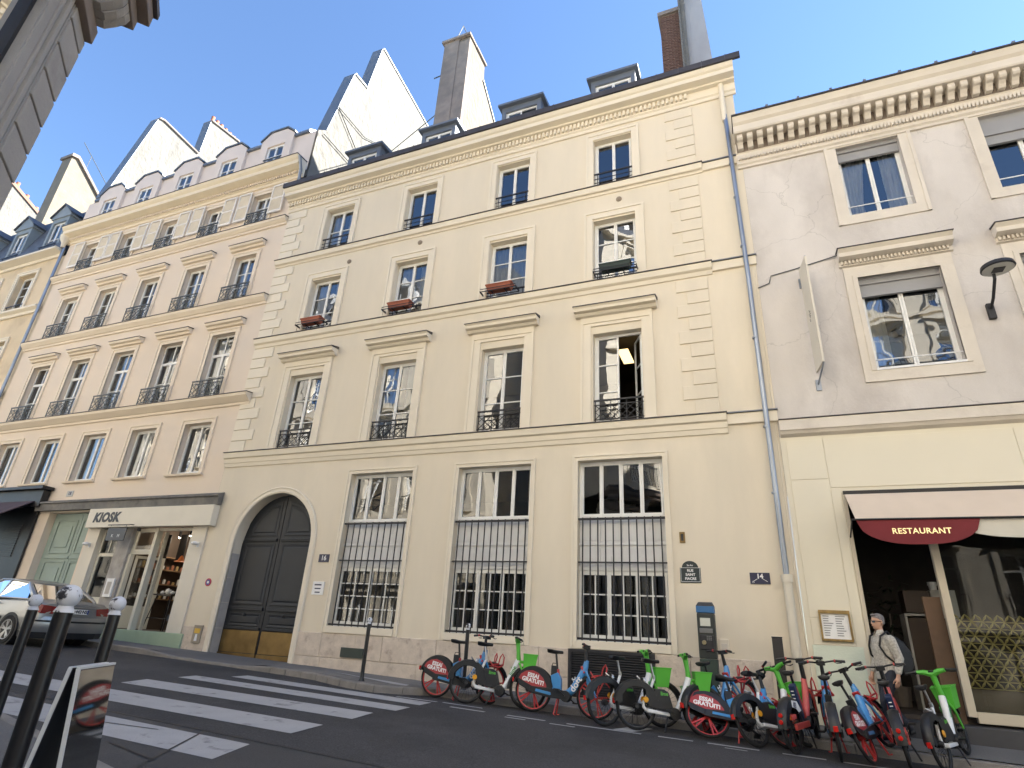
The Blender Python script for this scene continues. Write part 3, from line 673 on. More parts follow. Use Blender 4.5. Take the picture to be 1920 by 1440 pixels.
# dormers
for i, (a, b) in enumerate(((-13.5, -12.0), (-10.13, -8.72), (-6.86, -5.40), (-3.62, -2.15))):
    y0 = FY+.85; mm = MB(); w = .14
    mm.box(a, a+w, y0, y0+.25, 15.6, 17.25); mm.box(b-w, b, y0, y0+.25, 15.6, 17.25); mm.box(a+w, b-w, y0, y0+.25, 17.02, 17.25); mm.box(a+w, b-w, y0, y0+.25, 15.6, 15.9)
    mm.quad((a+.01, y0+.2, 15.6), (a+.01, y0+2.4, 17.2), (a+.01, y0+2.4, 17.25), (a+.01, y0+.2, 17.25)); mm.quad((b-.01, y0+.2, 15.6), (b-.01, y0+2.4, 17.2), (b-.01, y0+2.4, 17.25), (b-.01, y0+.2, 17.25))
    d = wpart('dormer', mm, ZINC, B16)
    mm = MB(); mm.loft([[(a-.12, y0-.14, 17.25), (b+.12, y0-.14, 17.25), (b+.12, y0+2.6, 17.3), (a-.12, y0+2.6, 17.3)], [(a-.12, y0-.14, 17.34), (b+.12, y0-.14, 17.34), (b+.12, y0+2.6, 17.75), (a-.12, y0+2.6, 17.75)]]); obj('dormer_roof', mm, ZINC, d)
    mm = MB(); mm.box(a+w, b-w, y0+.9, y0+.95, 15.9, 17.0); obj('dormer_room', mm, INTERD, d)
    window(B16, a+w, b-w, 15.9, 17.02, y0+.10, rows=1, skip=(1,) if i == 2 else ())
# chimney stacks of this house
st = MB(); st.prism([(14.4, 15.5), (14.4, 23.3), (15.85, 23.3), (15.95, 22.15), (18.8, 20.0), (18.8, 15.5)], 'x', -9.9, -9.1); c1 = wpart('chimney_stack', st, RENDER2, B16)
st = MB(); st.box(-10.3, -9.6, 14.36, 14.9, 15.5, 23.26); st.box(-9.6, -9.095, 14.39, 14.58, 15.5, 23.1); obj('shaded_face', st, CHIMG, c1)  # stack front: its shade is put into a separate grey render colour
st = MB(); st.box(-10.4, -9.04, 14.27, 15.0, 23.26, 23.38); st.box(-10.0, -9.02, 15.0, 15.93, 23.26, 23.37); obj('chimney_cap', st, CHIMG, c1)
st = MB(); st.prism([(15.84, 22.25), (18.86, 19.99), (18.86, 20.06), (15.84, 22.34)], 'x', -9.95, -9.05); obj('chimney_coping', st, ZINC, c1)
mm = MB(); mm.tube([(-9.9, 14.5, 23.35), (-9.68, 14.67, 24.57)], .018, 5); mm.tube([(-9.68, 14.67, 24.57), (-9.27, 15.2, 23.35)], .018, 5); mm.tube([(-10.3, 14.6, 21.7), (-10.7, 14.5, 21.5)], .027, 5); obj('iron_stay', mm, IRONG, c1)
pots(B16, 15.3, 15.6, -9.45, 23.35, 23.35, 1)
# brick stack with pale flue wall on the right
bst = MB(); bst.box(-1.42, -.72, 15.45, 17.2, 17, 22.05); c2 = wpart('chimney_stack', bst, MORTAR, B16)
brk = MB(); brk.box(0, .205, 0, .04, 0, .058); bme = brk.mesh('brick', BRICK); rn = random.Random(5); z = 17.4; row = 0
while z < 21.95:
    x = -1.42 - (.11 if row % 2 else 0)
    while x < -.75:
        o = obj('brick', bme, None, c2); o.location = (max(x, -1.425), 15.435-rn.uniform(0, .012), z); o.scale = (min(1, (-.725-max(x, -1.425))/.205), 1, 1); x += .218
    z += .072; row += 1
st = MB(); st.box(-1.5, -.68, 15.36, 17.3, 22.05, 22.24); obj('chimney_cap', st, CHIMG, c2)
st = MB(); st.loft([[(-.70, 15.42, 17.5), (.30, 15.2, 17.5), (.34, 18.5, 17.5), (-.70, 18.5, 17.5)], [(-.70, 15.44, 25), (.0, 15.44, 25), (.0, 18.0, 25), (-.70, 18.0, 25)]]); c3 = wpart('chimney_stack', st, CHIML, B16)
st = MB(); st.box(-.722, -.66, 15.2, 15.46, 17.4, 25); st.box(-.72, -.50, 15.30, 15.432, 17.4, 25); obj('flue_edge', st, RENDER, c3)
# ------------------------------------------------------------------ number 18: beige house with shutters
B18 = thing('beige_house', 'tall beige house with white louvred shutters above the kiosk shop', 'building', (-21.7, FY, -.6))
C18 = [-26.6, -24.15, -21.62, -19.08, -16.55]
holes = [(c-.60, c+.60, 4.15, 5.86) for c in C18] + [(c-.55, c+.55, 6.74, 9.18) for c in C18] + [(c-.52, c+.52, 10.50, 12.48) for c in C18] + [(c-.48, c+.48, 13.88, 15.38) for c in C18]
shop = (-20.12, -14.92, -1.2, 2.62); gdoor = (-22.62, -20.30, -1.2, 3.08)
mb = MB(); wall_panel(mb, -28.5, -14.902, -1.2, 16.1, holes + [shop, gdoor], FY, .28); wpart('wall', mb, PINK, B18, fix=False)
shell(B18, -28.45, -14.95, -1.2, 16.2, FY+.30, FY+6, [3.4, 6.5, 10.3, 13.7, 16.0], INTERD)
for r, (z0, z1, hw, rows, tr) in enumerate(((4.15, 5.86, .60, 1, None), (6.74, 9.18, .55, 2, 8.45), (10.50, 12.48, .52, 3, None), (13.88, 15.38, .48, 3, None))):
    for i, c in enumerate(C18):
        window(B18, c-hw, c+hw, z0, z1, FY+.20, rows=rows, transom=tr, g=GLASSOLD)
        if (i+r) % 3 != 1:
            curtain(B18, c-hw+.03, c-hw*.25, z0, z1, FY+.36, seed=i*7+r)
            if (i*r) % 2 == 0: curtain(B18, c+hw*.25, c+hw-.03, z0, z1, FY+.36, seed=i*7+r+3)
        elif r == 3: curtain(B18, c-hw+.03, c+hw-.03, z0+.5, z1, FY+.36, seed=i)
        w = .17 if r else .16
        surround(B18, c-hw-w, c+hw+w, z0-.0, z1+w, w, PINKT, proud=.03)
        if r == 0:
            moulding(B18, 'sill', c-hw-.2, c+hw+.2, [(0, z0-.07), (.10, z0-.06), (.12, z0-.005), (0, z0+.01)], PINKT)
        if r in (1, 2):
            zc = (9.42, 12.75)[r-1]
            moulding(B18, 'window_hood', c-hw-.30, c+hw+.30, [(0, zc), (.09, zc+.01), (.11, zc+.09), (.20, zc+.11), (.22, zc+.19), (0, zc+.22)], PINKT)
            moulding(B18, 'hood_flashing', c-hw-.32, c+hw+.32, [(0, zc+.224), (.24, zc+.195), (.24, zc+.212), (0, zc+.25)], ZINCD)
            railing(B18, c-hw-.16, c+hw+.16, z0+.04, z0+.62, FY-.14, IRONG)
        if r == 3:
            railing(B18, c-hw-.05, c+hw+.05, z0+.04, z0+.58, FY-.10, IRONG)
            for s in (-1, 1):      # shutters folded back against the wall
                a = c+s*(hw+.06) if s > 0 else c-hw-.06-.66; t = MB()
                x0, x1, za, zb_ = a, a+.66, 14.22, 15.58
                t.box(x0, x0+.06, FY-.115, FY-.08, za, zb_); t.box(x1-.06, x1, FY-.115, FY-.08, za, zb_); t.box(x0+.06, x1-.06, FY-.115, FY-.08, za, za+.10); t.box(x0+.06, x1-.06, FY-.115, FY-.08, zb_-.08, zb_); t.box(x0+.06, x1-.06, FY-.115, FY-.08, (za+zb_)/2-.03, (za+zb_)/2+.03)
                so = wpart('shutter', t, SHUT, B18)
                sm_ = MB(); n = 22
                for k in range(n):
                    zz = za+.12+(zb_-za-.22)*k/n; sm_.bar((x0+.06, FY-.095, zz), (x1-.06, FY-.095, zz), .035, .008, (0, .8, 1))
                so2 = obj('louvres', sm_, SHUT, so); so2['kind'] = 'stuff'
def str18(z, h, p, x1=-14.92):
    moulding(B18, 'string_course', -28.5, x1, [(0, z-h), (.05, z-h), (.06, z-h+.08), (.10, z-h+.10), (p, z-.12), (p+.02, z-.03), (0, z)], PINKT)
    moulding(B18, 'string_flashing', -28.52, x1+.02, [(0, z+.003), (p+.04, z-.026), (p+.04, z-.008), (0, z+.03)], ZINCD)
str18(6.70, .36, .26, -14.5); str18(10.46, .34, .20); str18(13.84, .30, .18)
moulding(B18, 'cornice', -28.6, -14.7, [(0, 15.72), (.05, 15.72), (.06, 15.82), (.12, 15.86), (.12, 16.0), (.22, 16.02), (.42, 16.08), (.42, 16.24), (.50, 16.32), (.54, 16.42), (0, 16.44)], mat('pale_yellow_trim', (.75, .65, .49), .8, var=.03))
dentils(B18, -28.5, -14.75, 15.87, 15.99, .18, .11, PINKT)
moulding(B18, 'cornice_flashing', -28.62, -14.68, [(0, 16.444), (.56, 16.424), (.56, 16.445), (0, 16.48)], ZINCD)
# attic storey with gabled dormer fronts
AY = FY+.25; dh = [(c*1.018-.46, c*1.018+.46, 17.05, 18.22) for c in C18]
mb = MB(); wall_panel(mb, -28.9, -14.92, 16.40, 18.45, dh, AY, .35); wpart('attic_wall', mb, ATTIC, B18, fix=False)
for i, (a, b, z0, z1) in enumerate(dh):
    c = (a+b)/2; mm = MB(); yf = AY-.12
    pts = [(c-.86, 16.42), (c-.86, 18.62), (c-.42, 18.98), (c+.42, 18.98), (c+.86, 18.62), (c+.86, 16.42), (b, 16.42), (b, z1), (a, z1), (a, 16.42)]
    mm.prism(pts, 'y', yf, AY+1.3); d = wpart('dormer', mm, ATTIC, B18)
    mm = MB(); mm.loft([[(c-.93, yf-.05, 18.62), (c-.45, yf-.05, 19.01), (c+.45, yf-.05, 19.01), (c+.93, yf-.05, 18.62), (c+.93, yf-.05, 18.69), (c+.47, yf-.05, 19.07), (c-.47, yf-.05, 19.07), (c-.93, yf-.05, 18.69)],
                        [(c-.93, AY+2.2, 18.62), (c-.45, AY+2.2, 19.01), (c+.45, AY+2.2, 19.01), (c+.93, AY+2.2, 18.62), (c+.93, AY+2.2, 18.69), (c+.47, AY+2.2, 19.07), (c-.47, AY+2.2, 19.07), (c-.93, AY+2.2, 18.69)]]); obj('dormer_roof', mm, ZINC, d)
    window(B18, a, b, z0, z1, AY-.02, rows=2)
    mm = MB(); mm.box(a, b, AY+.01, AY+.3, 16.45, z0); obj('dormer_apron', mm, ATTIC, d)
    if i == 4: railing(B18, a-.02, b+.02, z0, z0+.42, yf-.02, IRONG, 'h')
mb = MB(); mb.prism([(AY-.10, 18.44), (AY-.10, 18.56), (AY+2.6, 20.6), (FY+9, 21.5), (FY+9, 16), (AY+.4, 16), (AY+.4, 18.44)], 'x', -28.4, -15.2); wpart('roof', mb, ZINC, B18)
shell(B18, -28.8, -14.95, 16.3, 18.4, AY+.36, FY+5, [18.3], INTERD, 'attic_room')
# white party wall on the right side of this house
pw = [(FY+.35, 14.0), (FY+.35, 18.6), (FY+.78, 19.0), (FY+1.18, 21.15), (FY+1.58, 23.3), (FY+2.50, 23.4), (FY+2.98, 26.75), (FY+3.08, 26.8), (FY+7.8, 26.2), (FY+9, 22), (FY+9, 14.0)]
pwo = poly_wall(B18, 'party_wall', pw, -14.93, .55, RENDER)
fl = MB()
for (p, q) in ((2, 3), (3, 4), (5, 6)):
    a, b = Vector(pw[p]), Vector(pw[q]); fl.loft([[(-15.52, a.x-.03, a.y), (-14.915, a.x-.03, a.y), (-14.915, a.x+.0, a.y), (-15.52, a.x+.0, a.y)], [(-15.52, b.x-.03, b.y), (-14.915, b.x-.03, b.y), (-14.915, b.x, b.y), (-15.52, b.x, b.y)]])
obj('zinc_flashing', fl, ZINC, pwo)
fl = MB()
for (p, q) in ((4, 5), (6, 7), (7, 8), (8, 9)):
    a, b = Vector(pw[p]), Vector(pw[q]); fl.loft([[(-15.54, a.x, a.y), (-14.88, a.x, a.y), (-14.88, a.x, a.y+.07), (-15.54, a.x, a.y+.07)], [(-15.54, b.x, b.y), (-14.88, b.x, b.y), (-14.88, b.x, b.y+.07), (-15.54, b.x, b.y+.07)]])
obj('coping', fl, ZINC, pwo)
mm = MB()
def rod(*p): mm.tube([(-14.86, FY+a, b) for a, b in p], .022, 5)
rod((1.0, 20.6), (2.9, 20.7), (4.9, 21.8)); rod((1.0, 20.6), (2.6, 19.55), (4.9, 21.8)); rod((.6, 18.6), (2.9, 18.65), (4.5, 19.2)); rod((2.9, 18.65), (4.0, 17.9), (5.2, 19.3))
mm.tube([(-14.86, FY+4.9, 21.8), (-10.3, 14.6, 19.5)], .022, 5); obj('tie_rod', mm, IRONG, pwo)
# left party wall with two gables
pw2 = [(FY+.5, 16.5), (FY+.5, 19.1), (FY+1.5, 25.4), (FY+1.75, 25.5), (FY+4.1, 25.3), (FY+4.2, 25.6), (FY+4.25, 28.1), (FY+6.3, 28.4), (FY+7.5, 24), (FY+9, 22), (FY+9, 16.5)]
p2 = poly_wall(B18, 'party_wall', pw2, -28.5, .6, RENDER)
fl = MB()
for (p, q) in ((1, 2), (5, 6)):
    a, b = Vector(pw2[p]), Vector(pw2[q]); fl.loft([[(-29.14, a.x-.03, a.y), (-28.48, a.x-.03, a.y), (-28.48, a.x, a.y), (-29.14, a.x, a.y)], [(-29.14, b.x-.03, b.y), (-28.48, b.x-.03, b.y), (-28.48, b.x, b.y), (-29.14, b.x, b.y)]])
obj('zinc_flashing', fl, ZINC, p2)
fl = MB()
for (p, q) in ((2, 3), (3, 4), (6, 7), (7, 8)):
    a, b = Vector(pw2[p]), Vector(pw2[q]); fl.loft([[(-29.2, a.x, a.y), (-28.4, a.x, a.y), (-28.4, a.x, a.y+.1), (-29.2, a.x, a.y+.1)], [(-29.2, b.x, b.y), (-28.4, b.x, b.y), (-28.4, b.x, b.y+.1), (-29.2, b.x, b.y+.1)]])
obj('coping', fl, CHIMG, p2)
pots(B18, FY+4.3, FY+6.6, -28.8, 28.2, 28.2, 7, h=.5, r=.12)
# rain pipe at the left corner of 18
mm = MB(); mm.tube([(-28.62, FY-.12, 15.6), (-28.62, FY-.12, 3.8)], .065, 8); rp18 = wpart('rain_pipe', mm, PIPE, B18, smooth=True)
mm = MB(); mm.lathe([(.08, -.3), (.10, -.1), (.22, .1), (.24, .3)], (-28.62, FY-.2, 15.8), n=10); obj('hopper_head', mm, CREAMT, rp18, smooth=True)
mm = MB(); mm.tube([(-14.62, FY-.48, 16.35), (-14.70, FY-.2, 15.9), (-14.80, FY-.05, 14.9)], .06, 8); wpart('rain_pipe', mm, PIPE, B18, smooth=True)
# ---- shopfronts of 18
mm = MB(); mm.prism([(FY-.02, 3.12), (FY-.18, 3.12), (FY-.20, 3.34), (FY-.25, 3.36), (FY-.25, 3.41), (FY-.02, 3.50)], 'x', -23.2, -14.62); wpart('lead_fascia', mm, mat('weathered_lead', (.13, .125, .12), .7, var=.3, scale=2.5, col2=(.22, .20, .17), f2=.6, scale2=1.5), B18)
mm = MB(); mm.prism([(FY-.01, 2.50), (FY-.22, 2.50), (FY-.235, 3.10), (FY-.01, 3.115)], 'x', -20.16, -14.66); sb = wpart('shop_sign_board', mm, mat('ivory_sign_board', (.68, .63, .53), .6, var=.03), B18, bevel=.006)
put_text('KIOSK', .40, BLACKSHOP, sb, (-19.25, FY-.232, 2.80), offset=.022, shear=.18, spacing=1.08)
for a, b in ((-20.14, -19.62), (-15.50, -14.92)): mm = MB(); mm.box(a, b, FY-.05, FY+.28, -.42, 2.50); wpart('shop_pilaster', mm, mat('ivory_pilaster', (.66, .61, .52), .75, var=.04, scale=1.5), B18, bevel=.01)
mm = MB(); mm.box(-18.72, -18.12, FY-.0, FY+.28, -.4, 2.52); wpart('stone_pier', mm, mat('old_pier_stone', (.36, .34, .32), .95, var=.2, scale=4, bump=.8, bscale=9), B18, bevel=.02)
mm = MB(); mm.box(-18.9, -14.78, FY-.10, FY+.35, -1.1, -.40); wpart('shop_step', mm, STEPG, B18, bevel=.01)
SHF = mat('shop_frame_cream', (.62, .59, .50), .55, var=.05)
mm = MB(); mm.box(-19.62, -18.72, FY+.04, FY+.26, -1.1, .30); wpart('stall_riser', mm, SHF, B18)
window(B18, -19.62, -18.72, .30, 2.50, FY+.15, rows=1, transom=1.72, leaves=1, g=SHOPGL, mt=SHF, fr=.07, name='shop_window')
window(B18, -18.12, -17.12, 1.72, 2.50, FY+.15, rows=1, leaves=1, g=SHOPGL, mt=SHF, fr=.07, name='shop_transom')
mm = MB(); mm.box(-18.12, -18.02, FY+.08, FY+.22, -.40, 1.72); mm.box(-17.20, -17.08, FY+.06, FY+.24, -.40, 2.5); mm.box(-17.08, -15.58, FY+.10, FY+.2, 2.42, 2.5); mm.box(-15.58, -15.5, FY+.06, FY+.24, -.4, 2.5); mm.box(-17.06, -17.0, FY+.30, FY+.4, -.4, 2.42); wpart('shop_frame', mm, SHF, B18)
dl = MB(); dl.box(0, .82, -.02, .02, -.38, .25); dl.box(0, .08, -.02, .02, .25, 1.7); dl.box(.74, .82, -.02, .02, .25, 1.7); dl.box(.08, .74, -.02, .02, 1.62, 1.7); d_ = wpart('shop_door', dl, SHF, B18); d_.location = d_.location + Vector((-18.0, FY+.25, 0)); d_.rotation_euler = (0, 0, R(58))
pn = MB(); pn.quad((.08, 0, .25), (.74, 0, .25), (.74, 0, 1.62), (.08, 0, 1.62)); obj('pane', pn, SHOPGL, d_, fix=False)
mm = MB(); mm.box(-15.60, -15.52, FY-.03, FY+.0, -.1, .06); wpart('shop_bell', mm, IRON, B18)
# shop room
mm = MB(); mm.quad((-20.1, FY+3.6, -.4), (-14.95, FY+3.6, -.4), (-14.95, FY+3.6, 3.2), (-20.1, FY+3.6, 3.2)); mm.quad((-20.1, FY+.3, -.4), (-14.95, FY+.3, -.4), (-14.95, FY+3.6, -.4), (-20.1, FY+3.6, -.4)); mm.quad((-20.1, FY+.3, 2.9), (-14.95, FY+.3, 2.9), (-14.95, FY+3.6, 2.9), (-20.1, FY+3.6, 2.9)); mm.quad((-18.62, FY+.3, -.4), (-18.62, FY+3.6, -.4), (-18.62, FY+3.6, 2.9), (-18.62, FY+.3, 2.9)); wpart('shop_room', mm, mat('shop_room_wall', (.14, .11, .09), .9, var=.1), B18, fix=False)
# green coach door
mm = MB(); gy_ = FY+.24
mm.box(-22.62, -21.17, gy_, gy_+.06, -1.1, 3.08); gl_ = wpart('door_leaf', mm, GREEN, B18)
mm = MB(); mm.box(-21.15, -20.30, gy_, gy_+.06, -1.1, 3.08); gr_ = wpart('door_leaf', mm, GREEN, B18)
for lf, a, b in ((gl_, -22.35, -21.30), (gr_, -21.05, -20.2)):
    for z0, z1 in ((1.75, 2.85), (-.2, 1.5)):
        mm = MB(); w = .05
        for (p, q, c, d) in ((a, a+w, z0, z1), (b-w, b, z0, z1), (a+w, b-w, z0, z0+w), (a+w, b-w, z1-w, z1)): mm.box(p, q, gy_-.03, gy_, c, d)
        mm.box(a+.2, b-.2, gy_-.025, gy_, z0+.2, z1-.2); obj('door_panel', mm, GREEN, lf, bevel=.008)
    mm = MB(); mm.box(a-.1, b+.1, gy_-.035, gy_, 1.58, 1.67); obj('door_rail', mm, GREEN, lf, bevel=.008)
    hx = (a+b)/2 - (.05 if lf is gl_ else .1)
    mm = MB(); mm.lathe([(.05, -.02), (.075, -.03), (.075, -.05), (.05, -.06), (.04, -.04), (.05, -.02)], (hx, gy_-.01, .52), axis='y', n=14); mm.lathe([(.045, -.02), (.07, -.03), (.07, -.05), (.045, -.06)], (hx, gy_-.01, .68), axis='y', n=14); obj('door_handle', mm, IRON, lf, smooth=True)
mm = MB(); mm.lathe([(.001, -.012), (.115, -.012), (.115, 0)], (-21.78, gy_, .95), axis='y', n=20, m=0); mm.lathe([(.001, -.016), (.085, -.016)], (-21.78, gy_, .95), axis='y', n=20, m=1); mm.box(-21.85, -21.71, gy_-.02, gy_-.017, .93, .97, 2)
SRED = mat('sign_red', (.42, .03, .05), .5); SBLUE = mat('sign_blue', (.03, .05, .22), .5); SWHITE = mat('sign_white', (.75, .75, .75), .5)
obj('no_parking_sign', mm, [SRED, SBLUE, SWHITE], gl_)
# black shop at the far left
mm = MB(); mm.box(-28.4, -23.15, FY-.10, FY-.02, -1.0, 3.75); mm.box(-28.4, -22.95, FY-.26, FY-.02, 3.25, 3.85); mm.box(-28.4, -22.8, FY-.42, FY-.02, 3.85, 3.96)
bs = wpart('black_shopfront', mm, BLACKSHOP, B18, bevel=.01)
for k in range(14): mm = MB(); mm.box(-24.6, -23.7, FY-.125, FY-.10, 1.6+k*.08, 1.66+k*.08); obj('shopfront_slat', mm, BLACKSHOP, bs)
mm = MB(); mm.loft([[(-28.4, FY-.26, 3.42), (-23.25, FY-.26, 3.42), (-23.25, FY-.26, 3.46), (-28.4, FY-.26, 3.46)], [(-28.4, FY-1.5, 2.55), (-23.35, FY-1.5, 2.55), (-23.35, FY-1.5, 2.59), (-28.4, FY-1.5, 2.59)]]); obj('shop_awning', mm, mat('aubergine_canvas', (.085, .06, .07), .9, var=.1), bs)
mm = MB(); mm.prism([(-24.6, -.6), (-24.0, -.6), (-24.0, .6), (-24.3, 1.0), (-24.6, .6)], 'y', FY-.125, FY-.102); obj('poster', mm, mat('pale_poster', (.55, .52, .42), .8), bs)

# ------------------------------------------------------------------ number 20 at the far left
B20 = thing('slate_roof_house', 'beige house with dark slate mansard and three pedimented dormers at far left', 'building', (-33, FY, -.3))
hl = [(-31.6, -30.25, 12.52, 14.58), (-31.6, -30.25, 8.6, 10.9), (-34.4, -33.1, 12.52, 14.58), (-34.4, -33.1, 8.6, 10.9), (-37.2, -36, 12.52, 14.58)]
mb = MB(); wall_panel(mb, -40, -28.502, -1, 15.2, hl, FY+.02, .3); wpart('wall', mb, mat('yellow_stone_wall', (.64, .52, .36), .9, var=.08, scale=1, bump=.25, bscale=15, col2=(.5, .4, .28), f2=.62, scale2=.8), B20, fix=False)
for a, b, c, d in hl[:5]:
    window(B20, a, b, c, d, FY+.26, rows=4); surround(B20, a-.18, b+.18, c, d+.18, .16, CREAMT)
    railing(B20, a, b, c+.02, c+.35, FY, IRON, 'h')
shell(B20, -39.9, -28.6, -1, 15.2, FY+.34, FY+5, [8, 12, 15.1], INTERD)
for z, p in ((12.5, .22), (8.3, .2), (15.5, .42)):
    moulding(B20, 'string_course', -40, -28.72, [(-.01, z-.34), (.06, z-.33), (.08, z-.2), (p, z-.12), (p, z-.02), (-.01, z)], CREAMT)
mb = MB(); mb.prism([(FY-.1, 15.5), (FY+.95, 19.0), (FY+4, 20.4), (FY+8, 15.5)], 'x', -40, -28.9); wpart('roof', mb, SLATE, B20)
for c in (-30.6, -33.6, -36.6):
    y0 = FY+.15; mm = MB(); a, b = c-.66, c+.66
    mm.box(a, a+.16, y0, y0+1.0, 15.6, 18.0); mm.box(b-.16, b, y0, y0+1.0, 15.6, 18.0); mm.box(a+.16, b-.16, y0, y0+.5, 17.75, 18.0); mm.prism([(a-.1, 18.0), (b+.1, 18.0), (b+.1, 18.1), (c, 18.75), (a-.1, 18.1)], 'y', y0-.05, y0+1.2)
    d = wpart('dormer', mm, mat('grey_zinc_paint', (.22, .25, .26), .6, var=.08), B20)
    mm = MB(); mm.loft([[(a-.18, y0-.12, 18.10), (c, y0-.12, 18.78), (b+.18, y0-.12, 18.10), (b+.18, y0-.12, 18.17), (c, y0-.12, 18.86), (a-.18, y0-.12, 18.17)], [(a-.18, y0+2, 18.10), (c, y0+2, 18.78), (b+.18, y0+2, 18.10), (b+.18, y0+2, 18.17), (c, y0+2, 18.86), (a-.18, y0+2, 18.17)]]); obj('dormer_roof', mm, SLATE, d)
    mm = MB(); mm.box(a+.16, b-.16, y0+.6, y0+.65, 15.7, 17.7); obj('dormer_room', mm, INTERD, d)
    window(B20, a+.16, b-.16, 15.7, 17.75, y0+.12, rows=2); railing(B20, a, b, 15.75, 16.25, y0-.1, IRON, 'h')
# stacks behind
st = MB(); st.prism([(15.6, 17), (15.6, 27.4), (15.9, 27.5), (19.2, 24.6), (19.2, 17)], 'x', -40.2, -39.2); c4 = wpart('chimney_stack', st, mat('tan_rough_render', (.21, .18, .14), .95, var=.1, bump=1, bscale=5), B20)
st = MB(); st.prism([(15.5, 27.4), (15.5, 27.62), (15.9, 27.72), (19.4, 24.75), (19.4, 24.55), (15.9, 27.5)], 'x', -40.35, -39.05); obj('coping', st, CHIMG, c4)
pots(B20, 16.2, 19, -39.7, 27.4, 24.9, 4, h=.5, r=.13)
mm = MB(); mm.tube([(-39.3, 15.9, 29), (-39.3, 19.3, 26.2)], .025, 5); mm.tube([(-39.3, 16.6, 27.2), (-39.3, 16.6, 28.45)], .02, 5); mm.tube([(-39.3, 18.6, 25.4), (-39.3, 18.6, 26.8)], .02, 5); obj('handrail', mm, IRONG, c4)
BF = thing('distant_house', 'pale rendered house end with chimney pots beyond the slate roof, far left', 'building', (-51, 18, 0))
st = MB(); st.prism([(17.5, 0), (17.5, 30.4), (20.5, 28.7), (20.5, 27.9), (24, 25.8), (24, 0)], 'x', -52, -51); c5 = wpart('gable_wall', st, RENDER, BF)
st = MB(); st.box(-52.6, -52, 17.2, 24, 0, 30); st.box(-52.0, -51.0, 17.3, 17.5, 0, 30.2); obj('side_wall', st, STONE, c5)
st = MB(); st.prism([(17.2, 30.4), (17.2, 30.7), (20.6, 28.95), (20.6, 28.7)], 'x', -52.2, -50.9); st.prism([(20.4, 27.95), (20.4, 28.2), (24, 26.05), (24, 25.8)], 'x', -52.2, -50.9); obj('coping', st, mat('tile_coping', (.22, .13, .10), .8), c5)
pots(BF, 17.6, 20.2, -51.5, 30.6, 29.0, 3, h=.55, r=.15); pots(BF, 20.9, 23, -51.5, 27.9, 26.6, 2, h=.55, r=.15)
# ------------------------------------------------------------------ number 14: grey plaster house with restaurant
B14 = thing('grey_plaster_house', 'aged pinkish grey plaster house with bracketed cornice above the restaurant', 'building', (5, FY, -1.1))
U14 = [(2.72, 4.02), (5.57, 6.90), (8.4, 9.7)]; L14 = [(2.60, 4.12), (5.45, 6.97), (8.3, 9.8)]
holes = [(a, b, 9.30, 11.33) for a, b in U14] + [(a, b, 5.38, 7.62) for a, b in L14]
mb = MB(); wall_panel(mb, .622, 11, 4.1, 11.7, holes, FY, .30); wpart('wall', mb, GREYW, B14, fix=False)
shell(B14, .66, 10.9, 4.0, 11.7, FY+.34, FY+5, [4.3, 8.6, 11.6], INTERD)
ROLL = mat('grey_roller_blind', (.30, .30, .31), .6, var=.04)
for i, (a, b) in enumerate(U14):
    mm = MB(); w = .24; c, d = 9.30, 11.33
    for (p, q, r, s) in ((a-w, a, c-w, d+w), (b, b+w, c-w, d+w), (a, b, d, d+w), (a, b, c-w, c)): mm.box(p, q, FY-.03, FY+.01, r, s)
    for (p, q, r, s) in ((a-w-.01, a-w+.06, c-w, d+w+.01), (b+w-.06, b+w+.01, c-w, d+w+.01), (a-w+.06, b+w-.06, d+w-.06, d+w+.01)): mm.box(p, q, FY-.05, FY, r, s)
    wpart('window_surround', mm, GREYT, B14)
    zt = 11.02 if i == 0 else 10.62
    mm = MB(); mm.box(a, b, FY+.12, FY+.16, zt, d); mm.box(a, b, FY+.08, FY+.13, zt+.22, d); mm.box(a, b, FY+.10, FY+.17, zt-.03, zt); wpart('roller_blind', mm, ROLL, B14)
    window(B14, a, b, c, d-.05, FY+.22, rows=1, fr=.045)
    if i == 0: curtain(B14, a+.05, a+.62, c, d-.2, FY+.32, taper=.45, fold=.10, seed=1); curtain(B14, b-.42, b-.04, c, d-.2, FY+.32, fold=.10, seed=2)
    mm = MB(); mm.tube([(a, FY+.06, c+.28), (b, FY+.06, c+.28)], .014, 6); wpart('window_bar', mm, SWHITE, B14)
